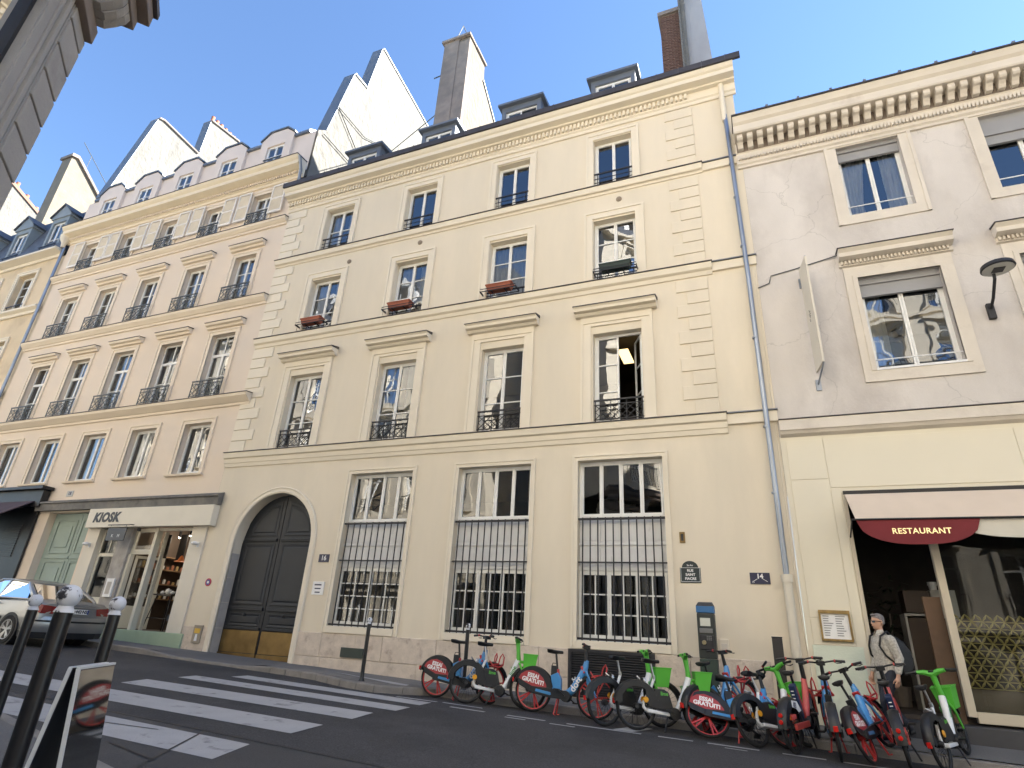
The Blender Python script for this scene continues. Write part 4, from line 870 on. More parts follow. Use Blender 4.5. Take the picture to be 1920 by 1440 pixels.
for i, (a, b) in enumerate(L14):
    mm = MB(); w = .24; c, d = 5.38, 7.62
    for (p, q, r, s) in ((a-w, a, c-w, d+w+.05), (b, b+w, c-w, d+w+.05), (a, b, d, d+w+.05), (a, b, c-w, c)): mm.box(p, q, FY-.035, FY+.01, r, s)
    for (p, q, r, s) in ((a-.09, a-.0, c, d+.09), (b, b+.09, c, d+.09), (a, b, d, d+.09)): mm.box(p, q, FY-.05, FY, r, s)
    wpart('window_surround', mm, GREYT, B14)
    moulding(B14, 'window_hood', a-.30, b+.30, [(0, 7.93), (.05, 7.95), (.05, 8.06), (.12, 8.07), (.22, 8.10), (.22, 8.20), (.28, 8.28), (0, 8.31)], GREYT)
    moulding(B14, 'hood_flashing', a-.32, b+.32, [(0, 8.314), (.30, 8.284), (.30, 8.30), (0, 8.35)], ZINCD)
    mm = MB(); n = 28
    for k in range(n): p = a-.26+(b-a+.52)*k/n; mm.box(p, p+.035, FY-.105, FY, 7.975, 8.055)
    o = wpart('dentil_course', mm, GREYT, B14, fix=False); o['kind'] = 'stuff'
    zt = 7.22 if i == 0 else 6.9
    mm = MB(); mm.box(a, b, FY+.12, FY+.16, zt, d); mm.box(a, b, FY+.08, FY+.13, d-.13, d); mm.box(a, b, FY+.10, FY+.17, zt-.03, zt); wpart('roller_blind', mm, ROLL, B14)
    window(B14, a, b, c, d-.05, FY+.22, rows=1, fr=.045, g=GLASSOLD)
    curtain(B14, a+.05, a+.40, c, d-.2, FY+.34, mt=mat('grey_sheer2', (.45, .45, .44), .9), fold=.1, seed=4+i)
    mm = MB(); mm.tube([(a, FY+.04, c+.26), (b, FY+.04, c+.26)], .014, 6); mm.box(a-.0, b+.0, FY-.05, FY+.2, c+.002, c+.05); wpart('window_bar', mm, SWHITE, B14)
moulding(B14, 'string_course', .642, 11, [(-.01, 4.08), (.02, 4.08), (.10, 4.13), (.14, 4.20), (.16, 4.20), (.16, 4.42), (-.01, 4.46)], GREYT)
moulding(B14, 'string_flashing', .645, 11, [(0, 4.462), (.18, 4.43), (.18, 4.446), (0, 4.49)], ZINCD)
# cornice with brackets
moulding(B14, 'cornice', .50, 11, [(0, 11.36), (.05, 11.36), (.06, 11.42), (.10, 11.46), (.10, 11.78), (.12, 11.80), (.12, 12.12), (.48, 12.14), (.50, 12.18), (.50, 12.36), (.56, 12.42), (.62, 12.58), (0, 12.62)], GREYT)
moulding(B14, 'cornice_flashing', .48, 11, [(0, 12.624), (.66, 12.584), (.66, 12.62), (0, 12.70)], ZINCD)
dentils(B14, .55, 11, 11.55, 11.66, .165, .075, GREYT)
moulding(B14, 'bracket_frieze', .53, 11, [(0, 11.81), (.124, 11.81), (.124, 12.135), (0, 12.135)], mat('sooty_frieze', (.22, .18, .15), .95, var=.2, scale=3))
bk = MB(); bk.prism([(0, 0), (0, .29), (-.30, .29), (-.30, .19), (-.27, .15), (-.20, .13), (-.14, .07), (-.10, .0)], 'x', 0, .13); bkm = bk.mesh('cornice_bracket', GREYT)
x = .56
while x < 10.8: obj('cornice_bracket', bkm, None, B14, loc=Vector((x, FY-.12, 11.84))-B14.location); x += .238
mb = MB(); mb.prism([(FY-.5, 12.64), (FY+4, 13.8), (FY+9, 13.8), (FY+9, 11.75), (FY+.34, 11.75), (FY+.34, 12.64)], 'x', .62, 11); wpart('roof', mb, ZINC, B14)
for k in range(14): mm = MB(); mm.box(1.3+k*.72, 1.36+k*.72, FY-.64, FY-.5, 12.63, 12.70); wpart('roof_clip', mm, ZINC, B14)
# ground floor: cream panels round the restaurant opening
RX0 = 1.58
mb = MB(); wall_panel(mb, .622, 11, -1.4, 4.1, [(RX0, 10.9, -.92, 2.90)], FY-.02, .30); wpart('shop_wall', mb, SHOPW, B14, fix=False)
def pan(a, b, c, d): mm = MB(); mm.box(a+.006, b-.006, FY-.034, FY-.019, c+.006, d-.006); wpart('cladding_panel', mm, SHOPW, B14, bevel=.003)
pan(.72, 1.40, .62, 3.18); pan(.72, 1.40, 3.18, 4.0); pan(.72, 1.40, .17, .62); pan(1.40, 1.57, -1.0, 3.0); pan(1.40, 4.5, 3.0, 4.0); pan(4.5, 7.6, 3.0, 4.0); pan(7.6, 10.9, 3.0, 4.0)
mm = MB(); mm.box(.70, 1.50, FY-.045, FY-.018, -1.35, .17); wpart('painted_base', mm, MINT, B14)
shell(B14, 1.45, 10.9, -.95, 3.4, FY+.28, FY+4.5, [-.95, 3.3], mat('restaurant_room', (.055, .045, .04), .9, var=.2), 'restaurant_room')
RF = mat('restaurant_frame', (.52, .46, .36), .5, var=.05)
def rbox(nm, *b, mt=RF, **k): mm = MB(); mm.box(*b); return wpart(nm, mm, mt, B14, **k)
rbox('door_jamb', RX0, RX0+.07, FY-.04, FY+.14, -.92, 2.9, bevel=.006); rbox('window_mullion', 2.84, 2.96, FY+.02, FY+.14, -.78, 2.9, bevel=.006); rbox('window_bottom_rail', 2.961, 10.9, FY+.02, FY+.14, -.86, -.70, bevel=.006); rbox('shop_threshold', 1.40, 10.9, FY-.22, FY+.3, -1.30, -.90, mt=mat('dark_stone_step', (.05, .05, .055), .6, var=.15, scale=4), bevel=.012)
mm = MB(); mm.quad((2.96, FY+.08, -.70), (10.9, FY+.08, -.70), (10.9, FY+.08, 2.9), (2.96, FY+.08, 2.9)); wpart('shop_pane', mm, SHOPGL, B14, fix=False)
rbox('wooden_jamb', 2.58, 2.84, FY+.18, FY+.26, -.9, 1.05, mt=mat('oak_frame', (.10, .058, .034), .6, var=.2, scale=4))
# gold lattice screen behind the pane
GOLD = mat('gilt_lattice', (.42, .36, .14), .45, metal=.35, var=.2, scale=6)
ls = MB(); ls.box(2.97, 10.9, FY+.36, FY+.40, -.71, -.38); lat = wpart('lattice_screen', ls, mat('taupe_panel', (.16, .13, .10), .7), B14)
def strut(a, b): 
    t = MB(); t.tube([a, ((a[0]+b[0])/2, FY+.30, (a[2]+b[2])/2), b], [.006, .016, .006], 5); return t
dx, dz = .155, .115; pr_ = {}
rest_ = MB()
for r in range(10):
    for c in range(50):
        x0 = 3.02+c*dx+(r % 2)*dx/2; z0 = -.36+r*dz
        for k, (ex, ez) in enumerate(((dx, 0), (dx/2, dz), (-dx/2, dz))):
            tb = [(0, 0, 0), (ex/2, -.02, ez/2), (ex, 0, ez)]; rd = [.005, .021 if k else .010, .005]
            if c >= 10:
                rest_.tube([(x0+p[0], FY+.32+p[1], z0+p[2]) for p in tb], rd, 4); continue
            if k not in pr_: pr_[k] = MB().tube(tb, rd, 5).mesh('lattice_strut', GOLD, True)
            obj('lattice_strut', pr_[k], None, lat, loc=(x0, FY+.32, z0))
lo_ = obj('lattice_struts', rest_, GOLD, lat, fix=False); lo_['kind'] = 'stuff'
# awning
CANV = mat('beige_awning_canvas', (.60, .50, .40), .9, var=.04, scale=2); WINE = mat('wine_red_valance', (.17, .025, .030), .85, var=.08, scale=3); VAL = mat('ecru_valance', (.58, .55, .48), .9, var=.05)
aw = MB(); aw.loft([[(1.62, FY-.03, 2.86), (10.9, FY-.03, 2.86), (10.9, FY-.03, 2.88), (1.62, FY-.03, 2.88)], [(1.66, FY-.58, 2.28), (10.9, FY-.58, 2.28), (10.9, FY-.58, 2.30), (1.66, FY-.58, 2.30)]]); awo = wpart('awning', aw, CANV, B14)
aw = MB(); aw.tube([(1.60, FY-.60, 2.275), (10.9, FY-.60, 2.275)], .018, 8); aw.tube([(1.60, FY-.60, 2.27), (1.60, FY-.02, 2.05)], .014, 6); aw.box(1.6, 10.9, FY-.05, FY-.03, 2.86, 2.93); obj('awning_bar', aw, BLACKSHOP, awo)
def valance(x0, x1, zt, zb0, y, mt, nm):
    mm = MB(); n = 24; top = [(x0+(x1-x0)*k/n, zt) for k in range(n+1)]; bot = []
    for k in range(n+1):
        u = k/n; dpt = (zt-zb0)*min(1, math.sqrt(max(0, 1-abs(2*u-1)**2.6))); bot.append((x0+(x1-x0)*u, zt-dpt-.001))
    mm.loft([[(p[0], y, p[1]) for p in top], [(p[0], y, p[1]) for p in bot]], cap=False, closed=False); mm.loft([[(p[0], y+.006, p[1]) for p in top], [(p[0], y+.006, p[1]) for p in bot]], cap=False, closed=False)
    return obj(nm, mm, mt, awo, fix=False)
v = valance(1.66, 3.50, 2.265, 1.84, FY-.595, WINE, 'wine_valance')
for k in range(3): valance(3.1+k*1.9, 5.2+k*1.9, 2.262, 1.95, FY-.565-.004*k, VAL, 'valance')
put_text('RESTAURANT', .135, mat('lit_letters', (1.0, .78, .40), emit=.12), v, (2.62, FY-.606, 2.06), offset=.002, spacing=1.06)
# things inside the restaurant
t = thing('cabinet', 'white and dark wood cabinet inside the restaurant doorway', 'cabinet', (2.9, FY+1.3, -.83))
mm = MB(); mm.box(-.45, .45, 0, .5, 1.62, 1.66); mm.box(-.45, -.41, 0, .5, 0, 1.62); mm.box(.05, .45, 0, .5, 1.62+.04, 2.1); obj('carcass', mm, mat('grey_white_laminate', (.35, .34, .32), .5), t)
mm = MB(); mm.box(-.40, .04, .02, .5, 1.68, 2.08); mm.box(-.40, .45, .03, .5, 0, 1.58); obj('cabinet_front', mm, mat('dark_walnut', (.05, .03, .02), .5), t)
mm = MB(); mm.lathe([(.06, 0), (.07, .1), (.08, .1), (.08, .16), (.01, .16)], (.15, .2, 2.1), n=12); obj('jar', mm, SWHITE, t, smooth=True)
rn = random.Random(2); t = thing('potted_plant', 'dark leafy plant in shadow inside the restaurant doorway', 'plant', (2.3, FY+2.2, -.83))
mm = MB(); mm.tube([(0, 0, .3), (.02, 0, 1.1), (.05, 0, 1.7)], [.03, .025, .015], 6); obj('stem', mm, CHIMG, t)
mm = MB(); mm.lathe([(.14, 0), (.18, .35), (.15, .35), (.14, .3)], n=12); mm.lathe([(.001, .3), (.14, .3)], n=12); obj('pot', mm, CHIMG, t)
mm = MB()
for k in range(140):
    p = Vector((rn.gauss(0, .28), rn.gauss(0, .25), 1.7+rn.gauss(0, .32))); d = Vector((rn.gauss(0, 1), rn.gauss(0, 1), rn.gauss(-.2, .6))).normalized(); s_ = d.cross(Vector((0, 0, 1))).normalized()*.035; mm.quad(p, p+d*.09+s_, p+d*.2, p+d*.09-s_)
o = obj('foliage', mm, mat('dark_leaf', (.02, .035, .018), .6), t, fix=False)
# ------------------------------------------------------------------ near corner building (camera's side of the street)
BN = thing('stone_corner_house', 'grey stone corner building with rusticated pier and large window, top left', 'building', (E0.x, E0.y, zr(E0.x)))
MW = Matrix(((DV.x, -NV.x, 0, E0.x), (DV.y, -NV.y, 0, E0.y), (0, 0, 1, 0), (0, 0, 0, 1)))   # s along wall, depth into wall, z
def npart(nm, mb, mt, **k):
    mb.v = [tuple(MW @ Vector(p)) for p in mb.v]; return wpart(nm, mb, mt, BN, **k)
mm = MB(); mm.box(.03, .44, .02, .9, -1.4, 5.16); mm.box(.44, .75, .06, .5, -1.4, 5.3); mm.box(2.35, 7.5, .04, .9, -1.4, 5.3); mm.box(.44, 2.36, .3, .5, -1.4, .2); npart('wall', mm, STONE)
z = -1.2
while z < 5.1:
    e = min(z+.318, 5.16); mm = MB(); mm.box(0, .42, 0, .6, z+.014, e-.006); npart('rusticated_block', mm, STONE, bevel=.008); z += .326
mm = MB()
for a, b, d in ((.435, .47, .03), (.48, .54, .01), (.55, .60, .035), (.60, .73, .05)): mm.box(a, b, d, .3, -1.2, 5.3)
npart('pier_moulding', mm, STONE, bevel=.006)
mm = MB(); mm.box(.73, .80, .12, .2, -.2, 5.3); mm.box(1.12, 1.18, .12, .2, -.2, 5.3); mm.box(2.28, 2.35, .12, .2, -.2, 5.3); mm.box(.80, 2.28, .12, .2, 3.0, 3.06); nf = npart('window', mm, IRON)
for a, b, c, d in ((.80, 1.12, 3.06, 5.3), (1.18, 2.28, 3.06, 5.3), (.80, 1.12, .2, 3.0), (1.18, 2.28, .2, 3.0)):
    pm = MB(); pm.quad((a, .16, c), (b, .16, c), (b, .16, d), (a, .16, d)); pm.v = [tuple(MW @ Vector(p)) for p in pm.v]; obj('pane', pm, GLASS, nf, fix=False)
mm = MB(); mm.box(.7, 3, .3, .34, 0, 5.3); cur = npart('blind', mm, mat('pale_green_blind', (.42, .46, .42), .9, var=.05))
# bracketed balcony over the first floor
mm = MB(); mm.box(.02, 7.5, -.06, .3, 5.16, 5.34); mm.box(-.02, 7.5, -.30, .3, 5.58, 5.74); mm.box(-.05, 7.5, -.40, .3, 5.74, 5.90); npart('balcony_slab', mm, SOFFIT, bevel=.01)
mm = MB(); mm.box(-.06, 7.5, -.44, .3, 5.90, 5.98); npart('balcony_edge', mm, ZINCD)
for s in (.10, 1.6, 3.1, 4.6):
    for k, (a, b, d) in enumerate(((0, .10, .0), (.11, .20, .02), (.21, .30, .0))):
        mm = MB(); mm.prism([(-.02, 5.34), (-.12-d, 5.34), (-.2-d, 5.42), (-.26, 5.5), (-.28, 5.58), (-.02, 5.58)], 'x', s+a, s+b); npart('balcony_bracket', mm, STONE)
# upper storeys of the corner building and its street front, seen in the windows opposite
def opp_front(th, o, d, length, z0, floors, fh, seed, mt=OPPST, deep=9.0):
    """stone front with windows, sills and iron balconies, facing left of direction d"""
    d = Vector(d).normalized(); n = Vector((-d.y, d.x)); M = Matrix(((d.x, -n.x, 0, o[0]), (d.y, -n.y, 0, o[1]), (0, 0, 1, 0), (0, 0, 0, 1)))
    def add(nm, mb, mts, **k):
        mb.v = [tuple(M @ Vector(p)) for p in mb.v]; return wpart(nm, mb, mts, th, **k)
    nb = max(1, int(length/2.6)); w = length/nb; top = z0+floors*fh
    hs = [(w*(i+.5)-.6, w*(i+.5)+.6, z0+fh*f+.35, z0+fh*f+fh-.75) for i in range(nb) for f in range(floors)]
    mb = MB(); wall_panel(mb, 0, length, z0, top, hs, 0, .3); add('wall', mb, mt, fix=False)
    mb = MB(); mb.box(.06, length-.06, 1.0, deep-.06, z0, top-.02); add('block', mb, INTERD)
    for ex in (0.0, length):
        mb = MB(); mb.quad((ex, -.005, z0), (ex, deep+.01, z0), (ex, deep+.01, top+.06), (ex, -.005, top+.06)); add('end_wall', mb, mt, fix=False)
    for a, b, c, e in hs:
        mb = MB(); mb.box(a, a+.07, .2, .26, c, e); mb.box(b-.07, b, .2, .26, c, e); mb.box((a+b)/2-.05, (a+b)/2+.05, .2, .26, c, e); mb.box(a, b, .2, .26, e-.6, e-.54); mb.box(a, b, .2, .26, e-.07, e); wo = add('window', mb, WHITE)
        pm = MB(); pm.quad((a, .23, c), (b, .23, c), (b, .23, e), (a, .23, e)); pm.v = [tuple(M @ Vector(p)) for p in pm.v]; obj('pane', pm, GLASS, wo, fix=False)
        mb = MB(); mb.box(a-.25, a-.02, -.06, 0, c-.1, e+.25); mb.box(b+.02, b+.25, -.06, 0, c-.1, e+.25); mb.box(a-.3, b+.3, -.18, 0, e+.25, e+.40); add('window_surround', mb, mt)
        mb = MB(); mb.box(a-.1, b+.1, -.16, -.13, c+.85, c+.9); 
        for k in range(9): q = a-.1+(b-a+.2)*k/8; mb.box(q-.01, q+.01, -.155, -.135, c, c+.86)
        add('window_rail', mb, IRON)
    for f in range(floors+1):
        z = z0+fh*f; mb = MB(); mb.box(-.1, length+.1, -.30 if f in (1, floors) else -.14, 0, z-.16, z+.06); add('string_course', mb, mt)
    mb = MB(); mb.prism([(-.25, top+.06), (min(1.2, deep*.4), top+3.0), (deep*.55, top+3.6), (deep, top+.06)], 'x', 0, length); add('roof', mb, SLATE)
    for i in range(nb):
        c = w*(i+.5); mb = MB(); mb.box(c-.6, c+.6, .1, 1.2, top+.1, top+1.9); mb.prism([(c-.75, top+1.9), (c+.75, top+1.9), (c, top+2.4)], 'y', 0, 1.6); mb.box(c-.4, c+.4, .06, .1, top+.4, top+1.7, 1); add('dormer', mb, [WHITE, INTERD])
pE = (E0.x, E0.y); pC = (E0.x+DV.x*7.5, E0.y+DV.y*7.5)       # chamfer ends
opp_front(BN, (pE[0]-NV.x*.06, pE[1]-NV.y*.06), DV, 7.5, 5.98, 4, 3.35, 2)
opp_front(BN, (pC[0], pC[1]-.1), (1, 0), 34, -2.2, 6, 3.45, 3)
opp_front(BN, (pE[0]-.35*14, pE[1]-14), (.35, 1), 12.0, -1.2, 6, 3.4, 4, deep=1.6)
BO = thing('opposite_house', 'pale stone town house across the street, reflected in the windows', 'building', (-28, -2, -.5))
opp_front(BO, (-43, -1.2), (1, 0), 30, -1.0, 6, 3.3, 6)

B_SHADE = thing('added_shade_house', 'added unseen stone house right of the restaurant building, shading the near corner', 'building', (25, FY, -1.8))  # unseen house, added to keep the sun off the near wall and road
opp_front(B_SHADE, (41, FY), (-1, 0), 28.6, -1.8, 7, 3.9, 8)
# ------------------------------------------------------------------ small things on the walls
def plate(name, label, cat, x0, x1, z0, z1, mt, y=FY, d=.02, bevel=.004, group=None):
    t = thing(name, label, cat, ((x0+x1)/2, y, (z0+z1)/2), group=group); mm = MB(); w, h = (x1-x0)/2, (z1-z0)/2
    mm.box(-w, w, -d, .005, -h, h); obj('plate', mm, mt, t, bevel=bevel); return t
ENB = mat('enamel_blue', (.016, .018, .055), .35, var=.1); ENG = mat('enamel_black_green', (.022, .032, .034), .4, var=.1)
t = plate('house_number', 'dark blue house number sixteen beside the carriage door', 'house number', -10.69, -10.37, 1.52, 1.72, ENB); put_text('16', .17, SWHITE, t, (0, -.021, 0), offset=.003)
t = plate('house_number', 'dark blue house number fourteen near the rain pipe', 'house number', -.23, .13, 1.19, 1.40, ENB); put_text('14', .12, SWHITE, t, (0, -.021, .035), offset=.005); put_text('15', .05, SWHITE, t, (-.13, -.021, -.07)); 
mm = MB()
for s in (-1, 1): mm.bar((s*.05, -.0215, -.01), (s*.13, -.0215, -.06), .002, .008, (0, 0, 1))
obj('scroll_mark', mm, SWHITE, t)
t = plate('house_number', 'small house number eighteen above the green door', 'house number', -22.05, -21.72, 3.62, 3.82, mat('number_plate_pale', (.45, .44, .42), .5)); put_text('18', .17, ENB, t, (0, -.021, 0), offset=.004)
t = plate('wall_plaque', 'white company plaque right of the carriage door', 'plaque', -10.73, -10.37, .72, 1.04, SWHITE)
for k, (tx, sz) in enumerate((('a', .06), ('b', .05), ('c', .055))): mm = MB(); mm.box(-.12+.02*k, .10-.01*k, -.0215, -.019, .085-k*.09-.008-sz*.2, .085-k*.09+sz*.2); obj('printed_line', mm, ENB, t)
# street name plate with rounded top
t = thing('street_sign', 'dark green enamel street name plate with arched top', 'sign', (-1.34, FY, 1.40))
def arch_plate(w, h, r, y, g=0.0):
    pts = [(-w+g, -h+g), (w-g, -h+g), (w-g, .08-g)]; pts += [(r*math.cos(a)*(1-g*2), .08-g+ (r*.82)*math.sin(a)*(1-g*2)) for a in [math.pi*k/12 for k in range(0, 13)]]; pts += [(-w+g, .08-g)]; return pts
mm = MB(); mm.prism(arch_plate(.2, .21, .16, 0), 'y', -.018, .004); obj('plate', mm, ENG, t, bevel=.003)
mm = MB()
for (a, b, c, d) in ((-.185, .185, .074, .080), (-.185, .185, -.192, -.186), (-.185, -.179, -.186, .074), (.179, .185, -.186, .074)): mm.box(a, b, -.0195, -.017, c, d)
obj('border', mm, SWHITE, t)
for k, (tx, sz) in enumerate((('RUE', .068), ('SAINT', .068), ('FIACRE', .068))): put_text(tx, sz, SWHITE, t, (0, -.0185, .022-k*.078), offset=.002, extr=.0015)
put_text('2e Arr', .045, SWHITE, t, (0, -.0185, .125), offset=.001, extr=.0015)
t = plate('thermometer_plate', 'small brass framed plate above the street name plate', 'plaque', -1.51, -1.40, 1.97, 2.19, BRASS); mm = MB(); mm.box(-.025, .025, -.028, -.018, -.07, .07); obj('gauge', mm, IRON, t)
t = plate('wall_box', 'cream electrical wall box low beside the parking meter', 'wall box', -.88, -.72, -.03, .18, CREAMT, d=.05); mm = MB(); mm.box(-.055, .055, -.056, -.045, -.08, .03); obj('cover', mm, GREYT, t, bevel=.004)
t = thing('no_parking_sign', 'round red and blue no parking sign left of the carriage door', 'sign', (-14.39, FY, .95))
mm = MB(); mm.lathe([(.001, -.022), (.075, -.022)], axis='y', n=20, m=1); mm.lathe([(.075, -.022), (.105, -.022), (.105, .002)], axis='y', n=20, m=0); mm.box(-.035, .035, -.026, -.02, -.03, .03, 2); obj('disc', mm, [SRED, SBLUE, SWHITE], t)
t = plate('wall_intercom', 'small box with yellow label on stone left of the carriage door', 'wall box', -14.42, -14.12, -.60, -.16, mat('worn_metal_box', (.30, .26, .20), .6, var=.2), y=FY-.04, d=.04); mm = MB(); mm.box(-.10, .10, -.046, -.038, .02, .14); obj('yellow_label', mm, mat('yellow_label', (.6, .38, .06), .6), t); mm = MB(); mm.prism([(-.05, -.17), (.05, -.17), (.03, .0), (-.03, .0)], 'y', -.046, -.039); obj('white_mark', mm, SWHITE, t)
for k, (x, z) in enumerate(((-11.65, 11.16), (-8.95, 11.30), (-2.6, 11.28))):
    t = thing('tie_plate', ['round iron wall tie plate above the leftmost second floor window', 'round iron wall tie plate above the second window from left', 'round iron wall tie plate above the rightmost second floor window'][k], 'tie plate', (x, FY, z), group='wall tie plates')
    mm = MB(); mm.lathe([(.001, -.04), (.03, -.04), (.035, -.03), (.075, -.025), (.085, .004)], axis='y', n=14); obj('disc', mm, mat('tie_plate', (.25, .2, .15), .7), t, smooth=True)
# menu frame
t = thing('menu_frame', 'gilt framed menu under glass beside the restaurant door', 'menu', (1.12, FY-.036, .50))
mm = MB()
for (a, b, c, d) in ((-.25, .25, .20, .26), (-.25, .25, -.26, -.22), (-.25, -.22, -.22, .20), (.22, .25, -.22, .20)): mm.box(a, b, -.05, .004, c, d)
obj('frame', mm, mat('dull_gold', (.28, .19, .07), .5, metal=.4, var=.3, scale=8), t, bevel=.004)
mm = MB(); mm.box(-.22, .22, -.02, .002, -.22, .20); obj('menu_sheet', mm, SWHITE, t)
mm = MB(); rn = random.Random(8)
for r in range(9):
    for c in range(2): mm.box(-.19+c*.2, -.19+c*.2+rn.uniform(.08, .16), -.0235, -.019, .15-r*.04, .165-r*.04)
obj('printed_lines', mm, mat('print_grey', (.25, .25, .25), .7), t)['kind'] = 'stuff'
# hanging shop sign of the kiosk
t = thing('hanging_sign', 'small dark hanging sign on a bracket under the kiosk board', 'sign', (-18.35, FY-.35, 2.28))
mm = MB(); mm.box(-.42, .42, -.015, .015, -.22, .16); obj('sign_panel', mm, mat('dark_sign', (.03, .03, .035), .4), t, bevel=.006)
mm = MB(); mm.tube([(-.5, 0, .26), (.55, 0, .26)], .015, 6); mm.tube([(.5, 0, .26), (.5, .35, .3)], .015, 6); mm.box(.46, .56, .3, .36, .12, .42); 
for s in (-.35, .35): mm.tube([(s, 0, .26), (s, 0, .15)], .008, 5)
obj('bracket', mm, IRON, t)
put_text('K     M', .13, SWHITE, t, (0, -.0165, -.08))
t = plate('notice_case', 'white framed empty notice case on the kiosk stone pier', 'notice', -18.56, -18.22, .45, .98, SWHITE, y=FY+.0, d=.05); mm = MB(); mm.box(-.09, .09, -.056, -.045, -.18, .17); obj('notice', mm, mat('notice_grey', (.45, .42, .38), .7), t)
for k, (x, lab) in enumerate(((-20.0, 'white wall lamp on the left pilaster of the kiosk'), (-15.22, 'white wall lamp on the right pilaster of the kiosk'))):
    t = thing('wall_lamp', lab, 'lamp', (x+.1, FY-.05, 2.0), group='kiosk pilaster lamps'); mm = MB(); mm.lathe([(.03, -.06), (.10, -.02), (.10, .03), (.03, .05)], (0, -.12, 0), n=12); obj('shade', mm, SWHITE, t, smooth=True); mm = MB(); mm.tube([(0, 0, -.02), (0, -.12, 0)], .015, 6); mm.box(-.04, .04, -.01, .005, -.1, .05); obj('arm', mm, SWHITE, t)
# street lamp on the wall of 14
t = thing('wall_street_lamp', 'black disc shaped street lamp on the grey wall', 'lamp', (4.72, FY, 6.45))
mm = MB(); mm.box(-.06, .06, -.08, .005, -.22, .12); mm.tube([(0, -.08, .0), (0, -.3, .10), (.02, -.55, .38), (.02, -.6, .62)], .03, 8); obj('bracket', mm, IRON, t, bevel=.01)
mm = MB(); mm.lathe([(.001, .14), (.10, .13), (.26, .07), (.275, .0), (.25, -.02)], (.05, -.72, .50), n=24); mm.lathe([(.001, .2), (.05, .19), (.05, .13)], (.05, -.72, .50), n=12); obj('lamp_head', mm, IRON, t, smooth=True)
mm = MB(); mm.lathe([(.25, -.018), (.001, -.03)], (.05, -.72, .50), n=24); mm.box(-.04, .14, -.81, -.63, .462, .478, 1); obj('diffuser', mm, [mat('lamp_diffuser', (.55, .55, .50), .3), IRON], t)
# flag sign in front of 14
t = thing('banner_sign', 'narrow cream projecting banner sign on two brackets, grey wall', 'sign', (1.50, FY, 6.6), (0, 0, R(9)))
mm = MB(); mm.box(-.02, .02, -.62, -.06, -1.15, 1.42); obj('banner', mm, mat('cream_banner', (.64, .59, .50), .8, var=.03), t, bevel=.004)
mm = MB()
for z in (1.10, -1.42): mm.box(-.05, .05, -.03, .005, z-.12, z+.12)
mm.tube([(0, -.02, -1.40), (0, -.60, -1.16)], .018, 6); mm.tube([(0, -.02, 1.15), (0, -.60, 1.44)], .018, 6); obj('bracket', mm, PIPE, t)
for k, (y, z, h) in enumerate(((-.30, .1, .30), (-.36, .12, .14))):
    mm = MB()
    for q in range(7): mm.box(-.0225, -.0195, y-.02+.02*math.sin(q*2.1), y+.025+.02*math.sin(q*2.1), z-h/2+q*h/7, z-h/2+q*h/7+h/12)
    obj('faded_print', mm, mat('faded_print', (.20, .19, .17), .8), t)
# wires along 14
t = thing('wall_cable', 'thin grey cable clipped along the grey wall beside the hood', 'cable', (1.3, FY-.02, 8.1))
mm = MB(); mm.tube([(.6-1.3, 0, 7.75-8.1), (.85-1.3, 0, 7.83-8.1), (.9-1.3, 0, 8.02-8.1), (1.4-1.3, 0, 8.10-8.1), (2.0-1.3, 0, 8.22-8.1), (2.30-1.3, -.02, 8.27-8.1)], .013, 5); obj('wire', mm, IRONG, t)
# street furniture -------------------------------------------------
BLK = mat('bollard_black', (.009, .009, .011), .3, var=.2, scale=6, spec=.5); BALL = mat('chipped_white_paint', (.62, .63, .66), .5, var=.05, col2=(.03, .03, .04), f2=.545, scale2=13, sharp=.02)
bol = [((-3.09, 1.95), .075, 1.0, 'nearest black bollard with chipped white ball, beside the sandwich board', .6), ((-4.32, 3.08), .075, 1.0, 'black bollard with chipped white ball, rightmost of the near three', .6), ((-5.77, 3.38), .07, 1.0, 'leftmost black bollard with white ball in front of the silver car', .6),
       ((-7.56, 10.85), .075, .98, 'black bollard on the far pavement under the leftmost barred window', .45), ((-5.75, 11.75), .075, .98, 'black bollard behind the first blue bicycle', .45)]
for (x, y), dz, H, lab, lo in bol:
    base = zr(x)+.12 if y < 6 else zp(x, y); H = (.075-.06 if y < 6 else .115) - base
    t = thing('bollard', lab, 'bollard', (x, y, base), group='black bollards with white tops')
    mm = MB(); mm.lathe([(.075, -.05), (.075, .0), (.06, .02), (.042, .06), (.040, .2), (.0395, H-.02), (.001, H-.02)], n=20); obj('post', mm, BLK, t, smooth=True)
    mm = MB(); mm.lathe([(.001, H-.03), (.044, H-.022), (.036, H-.005), (.030, H+.008)], n=20); 
    prof = [(.053*math.sin(a), H+.05-.053*math.cos(a)) for a in [math.pi*k/12 for k in range(2, 13)]]; mm.lathe(prof, n=20); obj('ball_top', mm, BALL, t, smooth=True)
# sandwich board with mirror-like panels
az = R(-35); ax = Vector((math.sin(az), math.cos(az), 0)); nx_ = Vector((math.cos(az), -math.sin(az), 0))
t = thing('sandwich_board', 'white edged folding pavement board with glossy mirror faces behind the nearest bollard', 'sandwich board', (0, 0, 0))
ptop = Vector((-3.554, 2.399, -.286)); zg = zr(-3.55)+.12; Hh = ptop.z-zg; lean = math.tan(R(6.5))
t.location = (ptop.x, ptop.y, zg)
def bp(s, side, h, off=0.0):
    v = ax*s + nx_*side*((Hh-h)*lean+.02+off); return (v.x, v.y, h)
WED = mat('white_board_edge', (.66, .67, .66), .5); 
mir = bpy.data.materials.new('mirror_panel'); mir.use_nodes = True; MATS['mirror_panel'] = mir; _b = mir.node_tree.nodes['Principled BSDF']
_b.inputs['Base Color'].default_value = (.40, .42, .42, 1); _b.inputs['Metallic'].default_value = 1.0; _b.inputs['Roughness'].default_value = .04
